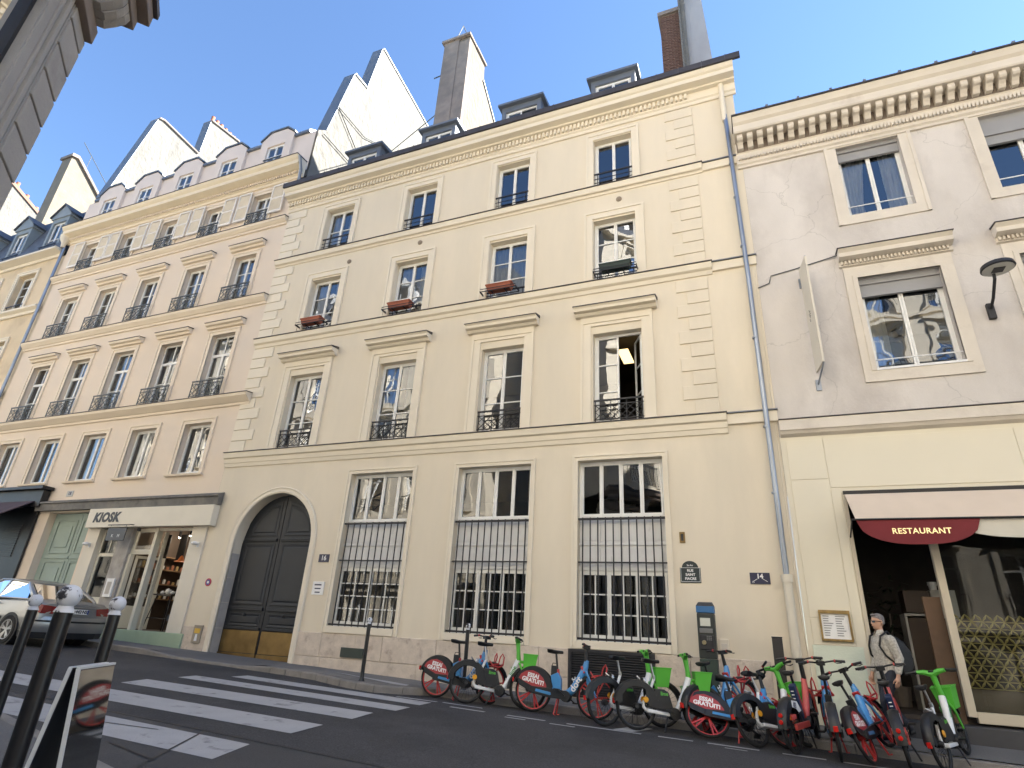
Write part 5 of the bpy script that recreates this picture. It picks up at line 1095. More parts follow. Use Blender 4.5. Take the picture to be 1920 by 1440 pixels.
for side, nm in ((1, 'front_panel'), (-1, 'rear_panel')):
    mm = MB(); c = [(0, .02), (.50, .02), (.50, Hh), (0, Hh)]
    mm.loft([[bp(s, side, h, -.012) for s, h in c], [bp(s, side, h, .004) for s, h in c]]); po = obj(nm, mm, mat('board_black', (.02, .02, .022), .35), t)
    mm = MB(); mm.ngon([bp(s, side, h, .0052) for s, h in ((.012, .03), (.498, .03), (.498, Hh-.012), (.012, Hh-.012))]); obj('mirror_face', mm, mir, po, fix=False)
    mm = MB()
    for (s0, h0, s1, h1) in ((0, .0, 0, Hh), (0, Hh, .50, Hh)): mm.bar(bp(s0, side, h0), bp(s1, side, h1), .012, .02, tuple(nx_))
    obj('edge_frame', mm, WED, po)
# parking meter
t = thing('parking_meter', 'dark green parking meter with blue band and small screen', 'parking meter', (-1.06, 12.22, zp(-1.06, 12.22)-.02)); H = .76-t.location.z
mm = MB(); mm.box(-.155, .155, -.12, .14, 0, .95); obj('lower_body', mm, mat('meter_green', (.035, .055, .045), .5, var=.15), t, bevel=.015)
mm = MB(); mm.box(-.155, .155, -.12, .14, .955, H-.16); obj('upper_body', mm, mat('meter_charcoal', (.03, .035, .033), .45), t, bevel=.012)
mm = MB(); mm.box(-.16, .16, -.125, .145, H-.15, H-.035); obj('blue_band', mm, mat('meter_blue', (.035, .13, .30), .5), t, bevel=.006)
mm = MB(); mm.loft([[(-.16, -.125, H-.033), (.16, -.125, H-.033), (.16, .145, H-.033), (-.16, .145, H-.033)], [(-.12, -.09, H+.03), (.12, -.09, H+.03), (.12, .1, H+.05), (-.12, .1, H+.05)]]); obj('solar_cap', mm, IRON, t)
mm = MB(); mm.box(-.10, .08, -.124, -.115, H-.38, H-.24); obj('screen', mm, mat('meter_screen', (.55, .56, .50), .25), t); mm = MB(); mm.box(-.12, .11, -.135, -.11, H-.50, H-.42); obj('slot_panel', mm, mat('meter_grey', (.16, .16, .16), .5), t, bevel=.006)
mm = MB(); mm.box(-.12, .12, -.145, -.11, H-.78, H-.53); obj('keypad_panel', mm, IRON, t, bevel=.01)
for r in range(3):
    for c in range(3): mm = MB(); mm.box(.0+c*.032, .024+c*.032, -.152, -.144, H-.62+r*.028, H-.602+r*.028); obj('key', mm, mat('meter_grey', (.16, .16, .16)), t)
mm = MB(); mm.lathe([(.001, -.03), (.035, -.03), (.04, 0)], (-.05, -.144, H-.66), axis='y', n=12); obj('coin_cup', mm, mat('worn_brass', (.35, .30, .18), .4, metal=.6), t, smooth=True)
t = thing('service_post', 'plain dark rectangular post left of the rain pipe foot', 'post', (.12, 12.2, zp(.12, 12.2)-.02)); Hs = .24-t.location.z
mm = MB(); mm.box(-.085, .085, -.06, .06, 0, Hs); obj('post_body', mm, mat('post_brown_black', (.03, .027, .026), .55, var=.15), t, bevel=.008); mm = MB(); mm.box(-.09, .09, -.065, .065, Hs+.002, Hs+.02); obj('post_cap', mm, IRON, t, bevel=.004)
# kiosk furnishings ------------------------------------------------
t = thing('high_table', 'dark metal high table with white crockery inside the kiosk', 'table', (-16.65, FY+.75, -.40))
mm = MB(); mm.box(-.38, .38, -.3, .3, .98, 1.02); obj('table_top', mm, mat('dark_metal_top', (.06, .055, .05), .45), t)
for sx in (-1, 1):
    for sy in (-1, 1): mm = MB(); mm.tube([(sx*.44, sy*.32, 0), (sx*.3, sy*.22, .98)], .016, 6); obj('leg', mm, IRON, t)
mm = MB(); mm.bar((-.4, -.29, .35), (.4, -.29, .35), .02, .02); mm.bar((-.4, .29, .35), (.4, .29, .35), .02, .02); obj('stretcher', mm, IRON, t)
for k, (dx_, h, r, lab) in enumerate(((-.22, .09, .06, 'small white bowl at the left of the kiosk table'), (0, .16, .08, 'white teapot in the middle of the kiosk table'), (.2, .10, .07, 'white cup at the right of the kiosk table'))):
    c = thing('crockery', lab, 'crockery', (-16.65+dx_, FY+.62, .62+.001), group='white crockery on the kiosk table'); mm = MB(); mm.lathe([(r*.5, 0), (r, h*.4), (r*.85, h*.8), (r*.3, h), (.001, h*1.1)], n=12); mm.tube([(r*.7, 0, h*.4), (r*1.7, 0, h*.8)], .012, 5); obj('vessel', mm, SWHITE, c, smooth=True)
t = thing('shelf_unit', 'brown wall shelves with jars at the back of the kiosk', 'shelves', (-18.30, FY+1.75, -.4), (0, 0, R(90)))
mm = MB()
for z in (.9, 1.35, 1.8, 2.2): mm.box(-1.0, 1.0, -.05, .28, z, z+.03)
obj('shelf_boards', mm, mat('pine_shelf', (.30, .19, .11), .6), t)
rn = random.Random(4)
for z in (.93, 1.38, 1.83):
    for k in range(11): mm = MB(); h = rn.uniform(.08, .22); mm.lathe([(.04, 0), (.045, h*.8), (.03, h), (.001, h)], (-.9+k*.18, .08, z), n=8); obj('jar', mm, [SWHITE, POT, mat('ochre_box', (.42, .30, .14), .7)][rn.randrange(3)], t, smooth=True)
t = thing('pendant_lamp', 'orange pendant lamp hanging inside the kiosk', 'lamp', (-16.75, FY+.85, 2.8)); mm = MB(); mm.tube([(0, 0, 0), (0, 0, -1.05)], .006, 5); obj('cord', mm, IRON, t); mm = MB(); mm.lathe([(.02, -1.02), (.05, -1.06), (.09, -1.16), (.2, -1.22), (.19, -1.22), (.08, -1.17)], n=16); obj('shade', mm, mat('orange_shade', (.75, .20, .05), .5), t, smooth=True)
for k, (x, y, lab) in enumerate(((-17.9, 1.5, 'left lit spotlight on the kiosk ceiling'), (-17.45, 1.75, 'middle lit spotlight on the kiosk ceiling'), (-17.05, 1.2, 'right lit spotlight on the kiosk ceiling'))):
    t = thing('spotlight', lab, 'lamp', (x, FY+y, 2.85), group='kiosk spotlights'); mm = MB(); mm.lathe([(.04, 0), (.04, -.4), (.03, -.4)], n=10); obj('can', mm, IRON, t); mm = MB(); mm.lathe([(.04, -.40), (.02, -.42), (.001, -.425)], n=10); obj('bulb', mm, mat('lit_bulb', (1, .9, .7), emit=6.0), t)
    pl_ = bpy.data.lights.new('spot_bulb', 'POINT'); pl_.energy = 3.5; pl_.color = (1, .84, .64); pl_.shadow_soft_size = .04; po_ = bpy.data.objects.new('spot_bulb', pl_); link(po_, t); po_.location = (0, 0, -.47)
for x0, x1, lab in ((-18.25, -17.95, 'left black banner hanging in the kiosk'), (-17.5, -17.2, 'right black banner hanging in the kiosk')):
    t = thing('hanging_banner', lab, 'banner', ((x0+x1)/2, FY+1.25, 2.85), group='black banners in the kiosk'); mm = MB(); mm.box(-(x1-x0)/2, (x1-x0)/2, -.01, .01, -1.15, -.35); obj('banner', mm, BLACKSHOP, t)
# ------------------------------------------------------------------ bicycles
BBK = mat('bike_black_plastic', (.010, .0105, .012), .48, var=.15, scale=9, spec=.5); RUB = mat('tyre_rubber', (.011, .011, .012), .8, var=.2, scale=12)
BLUE = mat('bike_blue_paint', (.055, .24, .52), .35, var=.05, coat=.4); BRED = mat('bike_red_paint', (.42, .035, .035), .42, var=.1, scale=6, coat=.2); DRED = mat('bike_red_panel', (.36, .045, .05), .5, var=.06)
LGRN = mat('bike_green_plastic', (.095, .44, .05), .42, var=.06, scale=5); BWHT = mat('bike_white_paint', (.68, .70, .72), .35, var=.05, scale=5, coat=.3); ALU = mat('bike_aluminium', (.45, .45, .46), .35, metal=.85, var=.1)
CORAL = mat('bike_coral_paint', (.50, .075, .065), .42, var=.08, coat=.3); NAVY = mat('bike_navy_battery', (.018, .032, .085), .4, var=.1); AMB = mat('amber_reflector', (.75, .34, .02), .35); TAIL = mat('red_tail_lens', (.55, .02, .015), .25)
WR = .335; WB = 1.12
def wheel(parent, x, rim_m, style, r=WR, front=False, offx=0.0):
    mm = MB(); rr = r-.045
    mm.lathe([(rr, -.016), (rr+.022, -.018), (rr+.022, .018), (rr, .016), (rr-.012, .010), (rr-.012, -.010), (rr, -.016)], axis='y', n=36); mm.lathe([(.001, -.055), (.035, -.055), (.045, -.03), (.045, .03), (.035, .055), (.001, .055)], axis='y', n=12)
    if style == 'mag':
        for k in range(5):
            for s in (-.12, .12):
                a = 2*math.pi*k/5+s; b = 2*math.pi*k/5+s*.35; mm.bar((.04*math.cos(b), 0, .04*math.sin(b)), (rr*math.cos(a), 0, rr*math.sin(a)), .024, .020, (0, 1, 0))
    else:
        for k in range(24):
            a = 2*math.pi*k/24; mm.bar((.04*math.cos(a+.5), .02*(-1)**k, .04*math.sin(a+.5)), (rr*math.cos(a), 0, rr*math.sin(a)), .0035, .0035, (0, 1, 0))
    w = obj('wheel', mm, rim_m, parent, smooth=True, loc=(x-offx, 0, WR))
    mm = MB(); R_ = r-.024; mm.lathe([(R_+.024*math.cos(a), .024*math.sin(a)) for a in [2*math.pi*k/10 for k in range(11)]], axis='y', n=36); obj('tyre', mm, RUB, w, smooth=True)
    return w
def arc_fender(parent, x, a0, a1, r, w, m, offx=0.0, nm='fender', n=18, skirt=0.0):
    mm = MB(); rings = []
    for k in range(n+1):
        a = R(a0+(a1-a0)*k/n); c, s = math.cos(a), math.sin(a)
        pr = [(r-.03, -w/2), (r-.005, -w/2), (r+.012, -w/4), (r+.016, 0), (r+.012, w/4), (r-.005, w/2), (r-.03, w/2), (r-.012, w/2-.012), (r+.0, 0), (r-.012, -w/2+.012)]
        rings.append([(c*q, y, s*q) for q, y in pr])
    mm.loft(rings); return obj(nm, mm, m, parent, smooth=True, loc=(x-offx, 0, WR))
def side_panel(parent, pts, y, t, m, nm):
    """flat moulded panel on both sides of the wheel, outline pts (x,z)"""
    mm = MB()
    for s in (-1, 1): mm.prism(pts, 'y', s*y, s*(y+t))
    return obj(nm, mm, m, parent)
def saddle(parent, x, z):
    mm = MB(); rings = []
    for u, hw, top, th in ((-.15, .02, .0, .03), (-.14, .075, .012, .05), (-.08, .085, .012, .06), (0, .055, .0, .05), (.07, .03, -.002, .04), (.13, .022, -.004, .035), (.145, .008, -.012, .02)):
        rings.append([(x+u, hw*math.cos(a), z+top+(.018 if math.sin(a) > 0 else th)*math.sin(a)*(1 if math.sin(a) < 0 else 1)) for a in [2*math.pi*k/10 for k in range(10)]])
    mm.loft(rings); return obj('saddle', mm, BBK, parent, smooth=True)
def handlebar(parent, hx, z, hub_m, grip_m, accent, w=.31, y_piece=False):
    mm = MB(); pts = [(-.10, -w, z+.01), (-.08, -w*.62, z+.02), (.0, -.10, z+.0), (.02, 0, z-.02), (.0, .10, z+.0), (-.08, w*.62, z+.02), (-.10, w, z+.01)]
    mm.tube(pts, .0125 if not y_piece else .018, 8); hb = obj('handlebar', mm, hub_m, parent, smooth=True, loc=(hx, 0, 0))
    for s in (-1, 1):
        mm = MB(); mm.tube([(-.082, s*w*.66, z+.02), (-.105, s*(w+.03), z+.008)], .019, 8); mm.tube([(-.05, s*w*.62, z+.0), (.0, s*w*.78, z-.025), (-.02, s*w*1.0, z-.02)], .007, 5); obj('grip', mm, grip_m, hb, smooth=True)
        mm = MB(); mm.tube([(-.079, s*w*.60, z+.02), (-.083, s*w*.67, z+.02)], .021, 8); obj('grip_ring', mm, accent, hb, smooth=True)
    return hb
def crank(parent, x, z, m, ang=35):
    mm = MB(); mm.lathe([(.001, -.10), (.085, -.095), (.09, -.07), (.09, .07), (.085, .095), (.001, .10)], (x, 0, z), axis='y', n=18)
    a = R(ang)
    for s in (-1, 1):
        c, d = s*math.cos(a)*.16, s*math.sin(a)*.16; mm.bar((x, s*.11, z), (x+c, s*.125, z-d), .022, .022, (0, 1, 0)); mm.box(x+c-.045, x+c+.045, s*.13, s*.22, z-d-.012, z-d+.012)
    return obj('crank', mm, m, parent)
HX = .40
def make_blue():
    t = bpy.data.objects.new('shared_bicycle', None); t.empty_display_size = .2; COL.objects.link(t)
    wheel(t, -WB/2, BRED, 'mag'); 
    mm = MB(); mm.tube([(.375, 0, .90), (.36, 0, .80), (.27, 0, .60), (.16, 0, .42), (.06, 0, .345), (-.06, 0, .33)], [.038, .052, .062, .066, .062, .05], 10); mm.tube([(.36, 0, .76), (.40, 0, .58), (.43, 0, .50)], [.035, .03, .02], 8); fr = obj('frame', mm, BLUE, t, smooth=True)
    me = text_mesh('dott', .15, m=SWHITE, offset=.004, extr=.001)
    for s in (-1, 1):
        o = obj('lettering', me, None, fr); Mx = Matrix.Rotation(R(-57 if s < 0 else 57), 4, 'Y') @ (STAND if s < 0 else Matrix.Rotation(R(180), 4, 'Z') @ STAND); o.matrix_local = Matrix.Translation((.215, s*.0655, .505)) @ Mx
    mm = MB(); mm.box(.305, .345, -.052, .052, .66, .78); mm.v = [tuple(Matrix.Rotation(R(-25), 4, 'Y') @ (Vector(p)-Vector((.32, 0, .72))) + Vector((.315, 0, .74))) for p in mm.v]; obj('red_plate', mm, BRED, fr, bevel=.006)
    mm = MB()
    for s in (-1, 1): mm.prism([(-.62, .30), (-.60, .40), (-.30, .40), (.02, .385), (.06, .33), (.04, .25), (-.25, .25), (-.58, .29)], 'y', s*.052, s*.092)
    ca = obj('rear_arm', mm, BBK, t, bevel=.008)
    mm = MB()
    for s in (-1, 1): mm.prism([(-.50, .325), (-.49, .365), (-.22, .335), (-.21, .30), (-.23, .29)], 'y', s*.0925, s*.097)
    obj('blue_stripe', mm, BLUE, ca, bevel=.003)
    mm = MB(); mm.prism([(-.20, .36), (-.05, .34), (-.06, .56), (-.12, .66), (-.25, .60)], 'y', -.055, .055); ba = obj('battery_case', mm, BLUE, t, bevel=.012)
    mm = MB(); mm.prism([(-.25, .60), (-.14, .655), (-.15, .76), (-.25, .76)], 'y', -.045, .045); mm.tube([(-.24, -.03, .76), (-.23, -.03, .80), (-.16, -.03, .80), (-.155, -.03, .76)], .008, 6); obj('battery', mm, BBK, ba, bevel=.008)
    mm = MB(); mm.tube([(-.10, 0, .45), (-.19, 0, .98)], .019, 10); sp = obj('seat_post', mm, BBK, t, smooth=True); mm = MB(); mm.tube([(-.122, 0, .60), (-.14, 0, .71)], .030, 10); obj('seat_clamp', mm, BRED, sp, smooth=True)
    saddle(t, -.20, 1.0)
    fe = arc_fender(t, -WB/2, 12, 165, .375, .13, BBK)
    out = [(.372*math.cos(R(a)), .372*math.sin(R(a))) for a in range(18, 152, 10)] + [(-.25, .06), (-.05, -.02), (.30, .0)]
    sp_ = side_panel(fe, out, .060, .008, BBK, 'fender_side')
    leaf = [(-.27, .17), (-.23, .24), (-.14, .295), (-.02, .315), (.09, .28), (.18, .21), (.25, .10), (.255, .04), (.16, .03), (.02, .055), (-.13, .11)]
    side_panel(fe, leaf, .0685, .003, DRED, 'advert_panel')
    m1 = text_mesh('ESSAI', .092, m=SWHITE, offset=.004, extr=.001); m2 = text_mesh('GRATUIT!', .092, m=SWHITE, offset=.004, extr=.001)
    for s in (-1, 1):
        for me_, z, x in ((m1, .225, .0), (m2, .145, .0)):
            o = obj('lettering', me_, None, fe); o.matrix_local = Matrix.Translation((x, s*.0722, z)) @ (Matrix.Rotation(R(8), 4, 'Y') @ STAND if s < 0 else Matrix.Rotation(R(180), 4, 'Z') @ Matrix.Rotation(R(-8), 4, 'Y') @ STAND)
    mm = MB(); mm.box(-.40, -.375, -.03, .03, .10, .17); obj('tail_light', mm, TAIL, fe, bevel=.005)
    crank(t, .04, .30, BBK); 
    mm = MB()
    for s in (-1, 1): mm.tube([(-.10, s*.05, .25), (-.14, s*.10, .01), (-.10, s*.13, .005)], .012, 6)
    obj('kickstand', mm, BRED, t)
    # steering group, turning about x = HX
    wheel(t, WB/2, BRED, 'mag', front=True, offx=0)
    mm = MB()
    for s in (-1, 1): mm.tube([(-.03, s*.035, .72), (.06, s*.062, .55), (.16, s*.062, WR)], [.022, .02, .015], 8)
    mm.tube([(-.03, 0, .70), (-.035, 0, .88)], .03, 10); obj('fork', mm, BLUE, t, smooth=True, loc=(HX, 0, 0))
    mm = MB(); mm.tube([(-.035, 0, .86), (-.05, 0, 1.10)], [.032, .026], 10); mm.box(-.09, .03, -.05, .05, 1.08, 1.14); obj('stem', mm, BBK, t, smooth=True, loc=(HX, 0, 0))
    handlebar(t, HX, 1.12, BBK, BBK, BRED)
    mm = MB()
    for s in (-1, 1): mm.tube([(.05, s*.05, .72), (.10, s*.12, .64), (.20, s*.15, .62), (.30, s*.14, .66), (.33, s*.12, .80), (.30, s*.10, .86), (.26, s*.09, .80), (.24, s*.08, .68), (.10, s*.06, .66)], .013, 6)
    mm.tube([(.31, -.14, .68), (.33, 0, .66), (.31, .14, .68)], .013, 6); mm.tube([(.18, -.15, .62), (.18, .15, .62)], .013, 6); mm.box(.06, .26, -.10, .10, .63, .65); obj('front_rack', mm, BRED, t, smooth=True, loc=(HX, 0, 0))
    arc_fender(t, WB/2, 20, 150, .36, .09, BBK, nm='front_fender')
    return t
def make_green():
    t = bpy.data.objects.new('shared_bicycle', None); t.empty_display_size = .2; COL.objects.link(t)
    wheel(t, -WB/2, BBK, 'spoke')
    mm = MB(); mm.tube([(-.24, 0, .76), (-.30, 0, .62), (-.43, 0, .40), (-.44, 0, .33), (-.38, 0, .28), (-.1, 0, .25), (.06, 0, .25)], [.022, .024, .024, .026, .03, .032, .035], 8); mm.tube([(.04, 0, .25), (.14, 0, .33), (.25, 0, .53), (.34, 0, .76), (.35, 0, .80)], [.035, .045, .052, .05, .045], 10); fr = obj('frame', mm, BWHT, t, smooth=True)
    mm = MB(); mm.prism([(-.40, .26), (.05, .215), (.06, .255), (-.40, .315)], 'y', -.075, .075); obj('footboard', mm, BWHT, fr, bevel=.01)
    me = text_mesh('lime', .10, m=mat('lime_print', (.05, .28, .06), .5), offset=.002, extr=.001)
    for s in (-1, 1): o = obj('lettering', me, None, fr); o.matrix_local = Matrix.Translation((.275, s*.053, .60)) @ Matrix.Rotation(R(-66 if s < 0 else 66), 4, 'Y') @ (STAND if s < 0 else Matrix.Rotation(R(180), 4, 'Z') @ STAND)
    me = text_mesh('lime', .075, m=LGRN, offset=.002, extr=.001)
    mm = MB(); mm.prism([(-.38, .33), (.02, .275), (.05, .33), (-.02, .56), (-.10, .60), (-.25, .60)], 'y', -.055, .055); bc = obj('battery_case', mm, BBK, t, bevel=.015)
    for s in (-1, 1): o = obj('lettering', me, None, bc); o.matrix_local = Matrix.Translation((-.10, s*.056, .535)) @ (STAND if s < 0 else Matrix.Rotation(R(180), 4, 'Z') @ STAND)
    mm = MB(); mm.tube([(-.24, 0, .72), (-.30, 0, .99)], .016, 10); sp = obj('seat_post', mm, ALU, t, smooth=True); mm = MB(); mm.tube([(-.245, 0, .74), (-.255, 0, .79)], .026, 8); obj('seat_clamp', mm, ALU, sp)
    mm = MB(); mm.tube([(-.50, -.05, .72), (-.53, 0, .76), (-.50, .05, .72)], .012, 6); mm.lathe([(.05, -.02), (.055, 0), (.05, .02), (.001, .02)], (-.42, 0, .70), axis='x', n=12); obj('rear_lamp_shell', mm, ALU, t, smooth=True)
    saddle(t, -.29, 1.01)
    fe = arc_fender(t, -WB/2, 8, 172, .37, .12, BBK)
    out = [(.365*math.cos(R(a)), .365*math.sin(R(a))) for a in range(10, 170, 12)] + [(-.30, .02), (-.24, .05)] + [(.285*math.cos(R(a)), .285*math.sin(R(a))) for a in range(150, 55, -15)] + [(.16, .05), (.34, -.02)]
    side_panel(fe, out, .057, .006, BBK, 'fender_side')
    mm = MB(); mm.box(-.385, -.36, -.028, .028, .02, .09); obj('tail_light', mm, TAIL, fe, bevel=.005)
    mm = MB()
    for s in (-1, 1): mm.lathe([(.001, s*.078), (.04, s*.076), (.045, s*.062)], (.145, 0, .10), axis='y', n=12)
    obj('side_reflector', mm, AMB, fe, smooth=True)
    crank(t, .06, .26, BBK, 20)
    mm = MB(); mm.tube([(-.06, -.06, .22), (-.16, -.16, .005)], .012, 6); obj('kickstand', mm, BBK, t)
    wheel(t, WB/2, BBK, 'spoke', front=True)
    mm = MB()
    for s in (-1, 1): mm.tube([(-.03, s*.03, .74), (.06, s*.065, .58), (.16, s*.065, WR)], [.02, .018, .014], 8)
    obj('fork', mm, LGRN, t, smooth=True, loc=(HX, 0, 0))
    mm = MB(); mm.tube([(-.045, 0, .78), (-.06, 0, .92), (-.085, 0, 1.10)], [.045, .036, .045], 10); mm.tube([(-.085, 0, 1.09), (-.10, -.10, 1.13), (-.12, -.19, 1.14)], [.045, .036, .026], 8); mm.tube([(-.085, 0, 1.09), (-.10, .10, 1.13), (-.12, .19, 1.14)], [.045, .036, .026], 8); st = obj('stem', mm, LGRN, t, smooth=True, loc=(HX, 0, 0))
    mm = MB(); mm.box(-.13, -.07, -.035, .035, 1.125, 1.148); obj('display', mm, BBK, st, bevel=.006)
    handlebar(t, HX-.02, 1.125, BBK, BBK, BBK, w=.31)
    mm = MB(); o_ = [(.04, -.13), (.30, -.16), (.30, .16), (.04, .13)]; b_ = [(.05, -.09), (.25, -.12), (.25, .12), (.05, .09)]
    def sc(q, k): cx = .17; return [(cx+(a-cx)*k, b*k) for a, b in q]
    mm.loft([[(a, b, .60) for a, b in b_], [(a, b, .88) for a, b in o_], [(a, b, .885) for a, b in sc(o_, 1.05)], [(a, b, .90) for a, b in sc(o_, 1.05)], [(a, b, .90) for a, b in sc(o_, .95)], [(a, b, .62) for a, b in sc(b_, .93)]]); mm.tube([(-.02, 0, .76), (.06, 0, .76)], .03, 6); obj('basket', mm, LGRN, t, bevel=.012, loc=(HX, 0, 0))
    arc_fender(t, WB/2, 25, 185, .36, .085, BBK, nm='front_fender')
    return t
def make_coral():
    t = bpy.data.objects.new('shared_bicycle', None); t.empty_display_size = .2; COL.objects.link(t)
    wheel(t, -WB/2, BBK, 'mag')
    mm = MB(); mm.tube([(.37, 0, .86), (.30, 0, .66), (.20, 0, .48), (.08, 0, .33)], [.04, .05, .05, .045], 10); mm.tube([(.06, 0, .30), (-.06, 0, .60), (-.12, 0, .80)], [.045, .042, .036], 10); fr = obj('frame', mm, CORAL, t, smooth=True)
    mm = MB()
    for s in (-1, 1): mm.prism([(-.60, .30), (-.60, .385), (.05, .34), (.05, .26)], 'y', s*.05, s*.085)
    mm.box(-.68, -.52, -.085, .085, .44, .50); ca = obj('chain_stay', mm, CORAL, t, bevel=.01)
    mm = MB(); mm.lathe([(.001, -.006), (.02, -.004), (.02, .0)], (-.684, .06, .47), axis='x', n=10); mm.box(-.69, -.68, -.05, .02, .45, .49); obj('rear_reflector', mm, AMB, ca)
    mm = MB(); mm.prism([(-.16, .36), (-.06, .40), (-.17, .86), (-.26, .83)], 'y', -.045, .045); ba = obj('battery', mm, NAVY, t, bevel=.014)
    mm = MB()
    for k in range(7): mm.box(-.0, .04, -.002, .0, k*.05, k*.05+.01)
    mm.v = [(-.262+p[2]*.0+.012-(p[2]*-.22), -.0, .0) if False else p for p in mm.v]
    mm2 = MB()
    for k in range(7): z = .45+k*.05; x = -.16-.10*(z-.36)/.47-.004; mm2.box(x-.004, x, -.02, .02, z, z+.012)
    obj('battery_marks', mm2, SWHITE, ba)['kind'] = 'stuff'
    mm = MB(); mm.tube([(-.10, 0, .74), (-.17, 0, .99)], .019, 10); sp = obj('seat_post', mm, BBK, t, smooth=True); mm = MB(); mm.tube([(-.115, 0, .78), (-.13, 0, .83)], .034, 8); obj('seat_clamp', mm, BBK, sp)
    saddle(t, -.18, 1.01)
    fe = arc_fender(t, -WB/2, 20, 175, .375, .13, BBK)
    out = [(.37*math.cos(R(a)), .37*math.sin(R(a))) for a in range(25, 165, 10)] + [(-.27, .06), (-.22, .06)] + [(.25*math.cos(R(a)), .25*math.sin(R(a))) for a in range(150, 20, -15)] + [(.30, .02)]
    side_panel(fe, out, .06, .008, BBK, 'fender_side')
    st = [(-.02, .26), (-.01, .345), (.20, .305), (.31, .17), (.20, .16), (.12, .22)]; side_panel(fe, st, .0685, .003, SWHITE, 'sticker')
    me = text_mesh('#3', .10, m=NAVY, offset=.004, extr=.001)
    for s in (-1, 1): o = obj('lettering', me, None, fe); o.matrix_local = Matrix.Translation((.09, s*.0722, .27)) @ (Matrix.Rotation(R(25), 4, 'Y') @ STAND if s < 0 else Matrix.Rotation(R(180), 4, 'Z') @ Matrix.Rotation(R(-25), 4, 'Y') @ STAND)
    for z in (.12, .20): mm = MB(); mm.lathe([(.001, -.012), (.026, -.010), (.03, .006)], (-.385+(z-.12)*.35, 0, z), axis='x', n=12); obj('tail_light', mm, TAIL, fe, smooth=True)
    crank(t, .05, .30, BBK, 60); mm = MB(); mm.tube([(-.08, -.06, .25), (-.16, -.14, .005)], .013, 6); obj('kickstand', mm, BBK, t)
    wheel(t, WB/2, BBK, 'mag', front=True)
    mm = MB()
    for s in (-1, 1): mm.tube([(-.03, s*.035, .70), (.06, s*.062, .55), (.16, s*.062, WR)], [.022, .02, .015], 8)
    mm.tube([(-.03, 0, .68), (-.035, 0, .88)], .03, 10); obj('fork', mm, CORAL, t, smooth=True, loc=(HX, 0, 0))
    mm = MB(); mm.tube([(-.035, 0, .86), (-.06, 0, 1.12)], [.036, .03], 10); mm.box(-.10, .03, -.06, .06, 1.09, 1.15); obj('stem', mm, BBK, t, smooth=True, loc=(HX, 0, 0))
    handlebar(t, HX, 1.14, BBK, BBK, CORAL); arc_fender(t, WB/2, 20, 160, .36, .09, BBK, nm='front_fender')
    return t
PROTO = {'b': make_blue(), 'g': make_green(), 'c': make_coral()}
STEER = ('fork', 'stem', 'handlebar', 'front_rack', 'basket', 'front_fender')
GRP = 'shared bicycles parked along the kerb'
bikes = [  # kind, rear wheel contact, heading, lean, steer, label
    ('b', (-5.95, 10.95), 2, -3, 55, 'blue bicycle with red wheels, leftmost of the row, by the white pavement strip'),
    ('g', (-5.20, 10.72), 13, -5, 8, 'white and green bicycle with its side battery case, overlapping the leftmost blue bicycle'),
    ('b', (-3.98, 10.90), 3, -5, 12, 'blue bicycle with red wheels in front of the dark vent grille'),
    ('g', (-2.56, 10.42), 48, -2, -20, 'white and green bicycle seen from behind, left of its twin by the vent grille'),
    ('g', (-2.08, 10.52), 31, -3, -12, 'white and green bicycle with full side in view, left of the parking meter'),
    ('b', (-1.13, 11.05), 58, -4, -18, 'blue bicycle upright in front of the parking meter'),
    ('b', (-.98, 10.58), 14, -36, 20, 'blue bicycle toppled over with its red wheel against the kerb'),
    ('g', (-.30, 10.55), 50, -17, 5, 'white and green bicycle with yellow reflector leaning on the coral bicycle numbered three'),
    ('c', (.20, 10.46), 70, -4, 12, 'coral bicycle with white numbered sticker, leftmost of the two coral ones'),
    ('b', (.74, 10.38), 88, -4, 12, 'blue bicycle seen edge on behind, right of the first coral bicycle'),
    ('b', (1.16, 10.42), 72, -22, -8, 'blue bicycle leaning left, its red advert panel turned to the road'),
    ('c', (1.58, 10.52), 82, -9, 6, 'coral bicycle with navy battery, rightmost of the two coral ones'),
    ('g', (2.05, 10.78), 64, -9, 4, 'white and green bicycle at the right end of the row'),
]
for kd, (rx, ry), hd, ln, stq, lab in bikes:
    src = PROTO[kd]; o = copy_tree(src) if 'used' in src else src; src['used'] = 1
    h = R(hd); fx, fy = rx+WB*math.cos(h), ry+WB*math.sin(h); z0, z1 = gz(rx, ry), gz(fx, fy)
    o.location = ((rx+fx)/2, (ry+fy)/2, (z0+z1)/2+.008 + (.05*abs(math.sin(R(ln))) if abs(ln) > 20 else 0)); o.rotation_euler = (R(ln), -math.atan2(z1-z0, WB), h)
    tag(o, lab, 'bicycle', GRP)
    for ch in o.children:
        b = ch.name.split('.')[0]
        if b in ('fork', 'stem', 'handlebar', 'front_rack', 'basket'): ch.rotation_euler = (0, 0, R(stq))
        elif b in ('wheel', 'front_fender') and ch.location.x > 0:
            d = Vector((WB/2-HX, 0, WR)); d.rotate(Euler((0, 0, R(stq)))); ch.location = (HX+d.x, d.y, WR); ch.rotation_euler = (0, 0, R(stq))
for o in PROTO.values():
    if 'used' in o: del o['used']
for o in bpy.data.objects:
    if 'used' in o: del o['used']
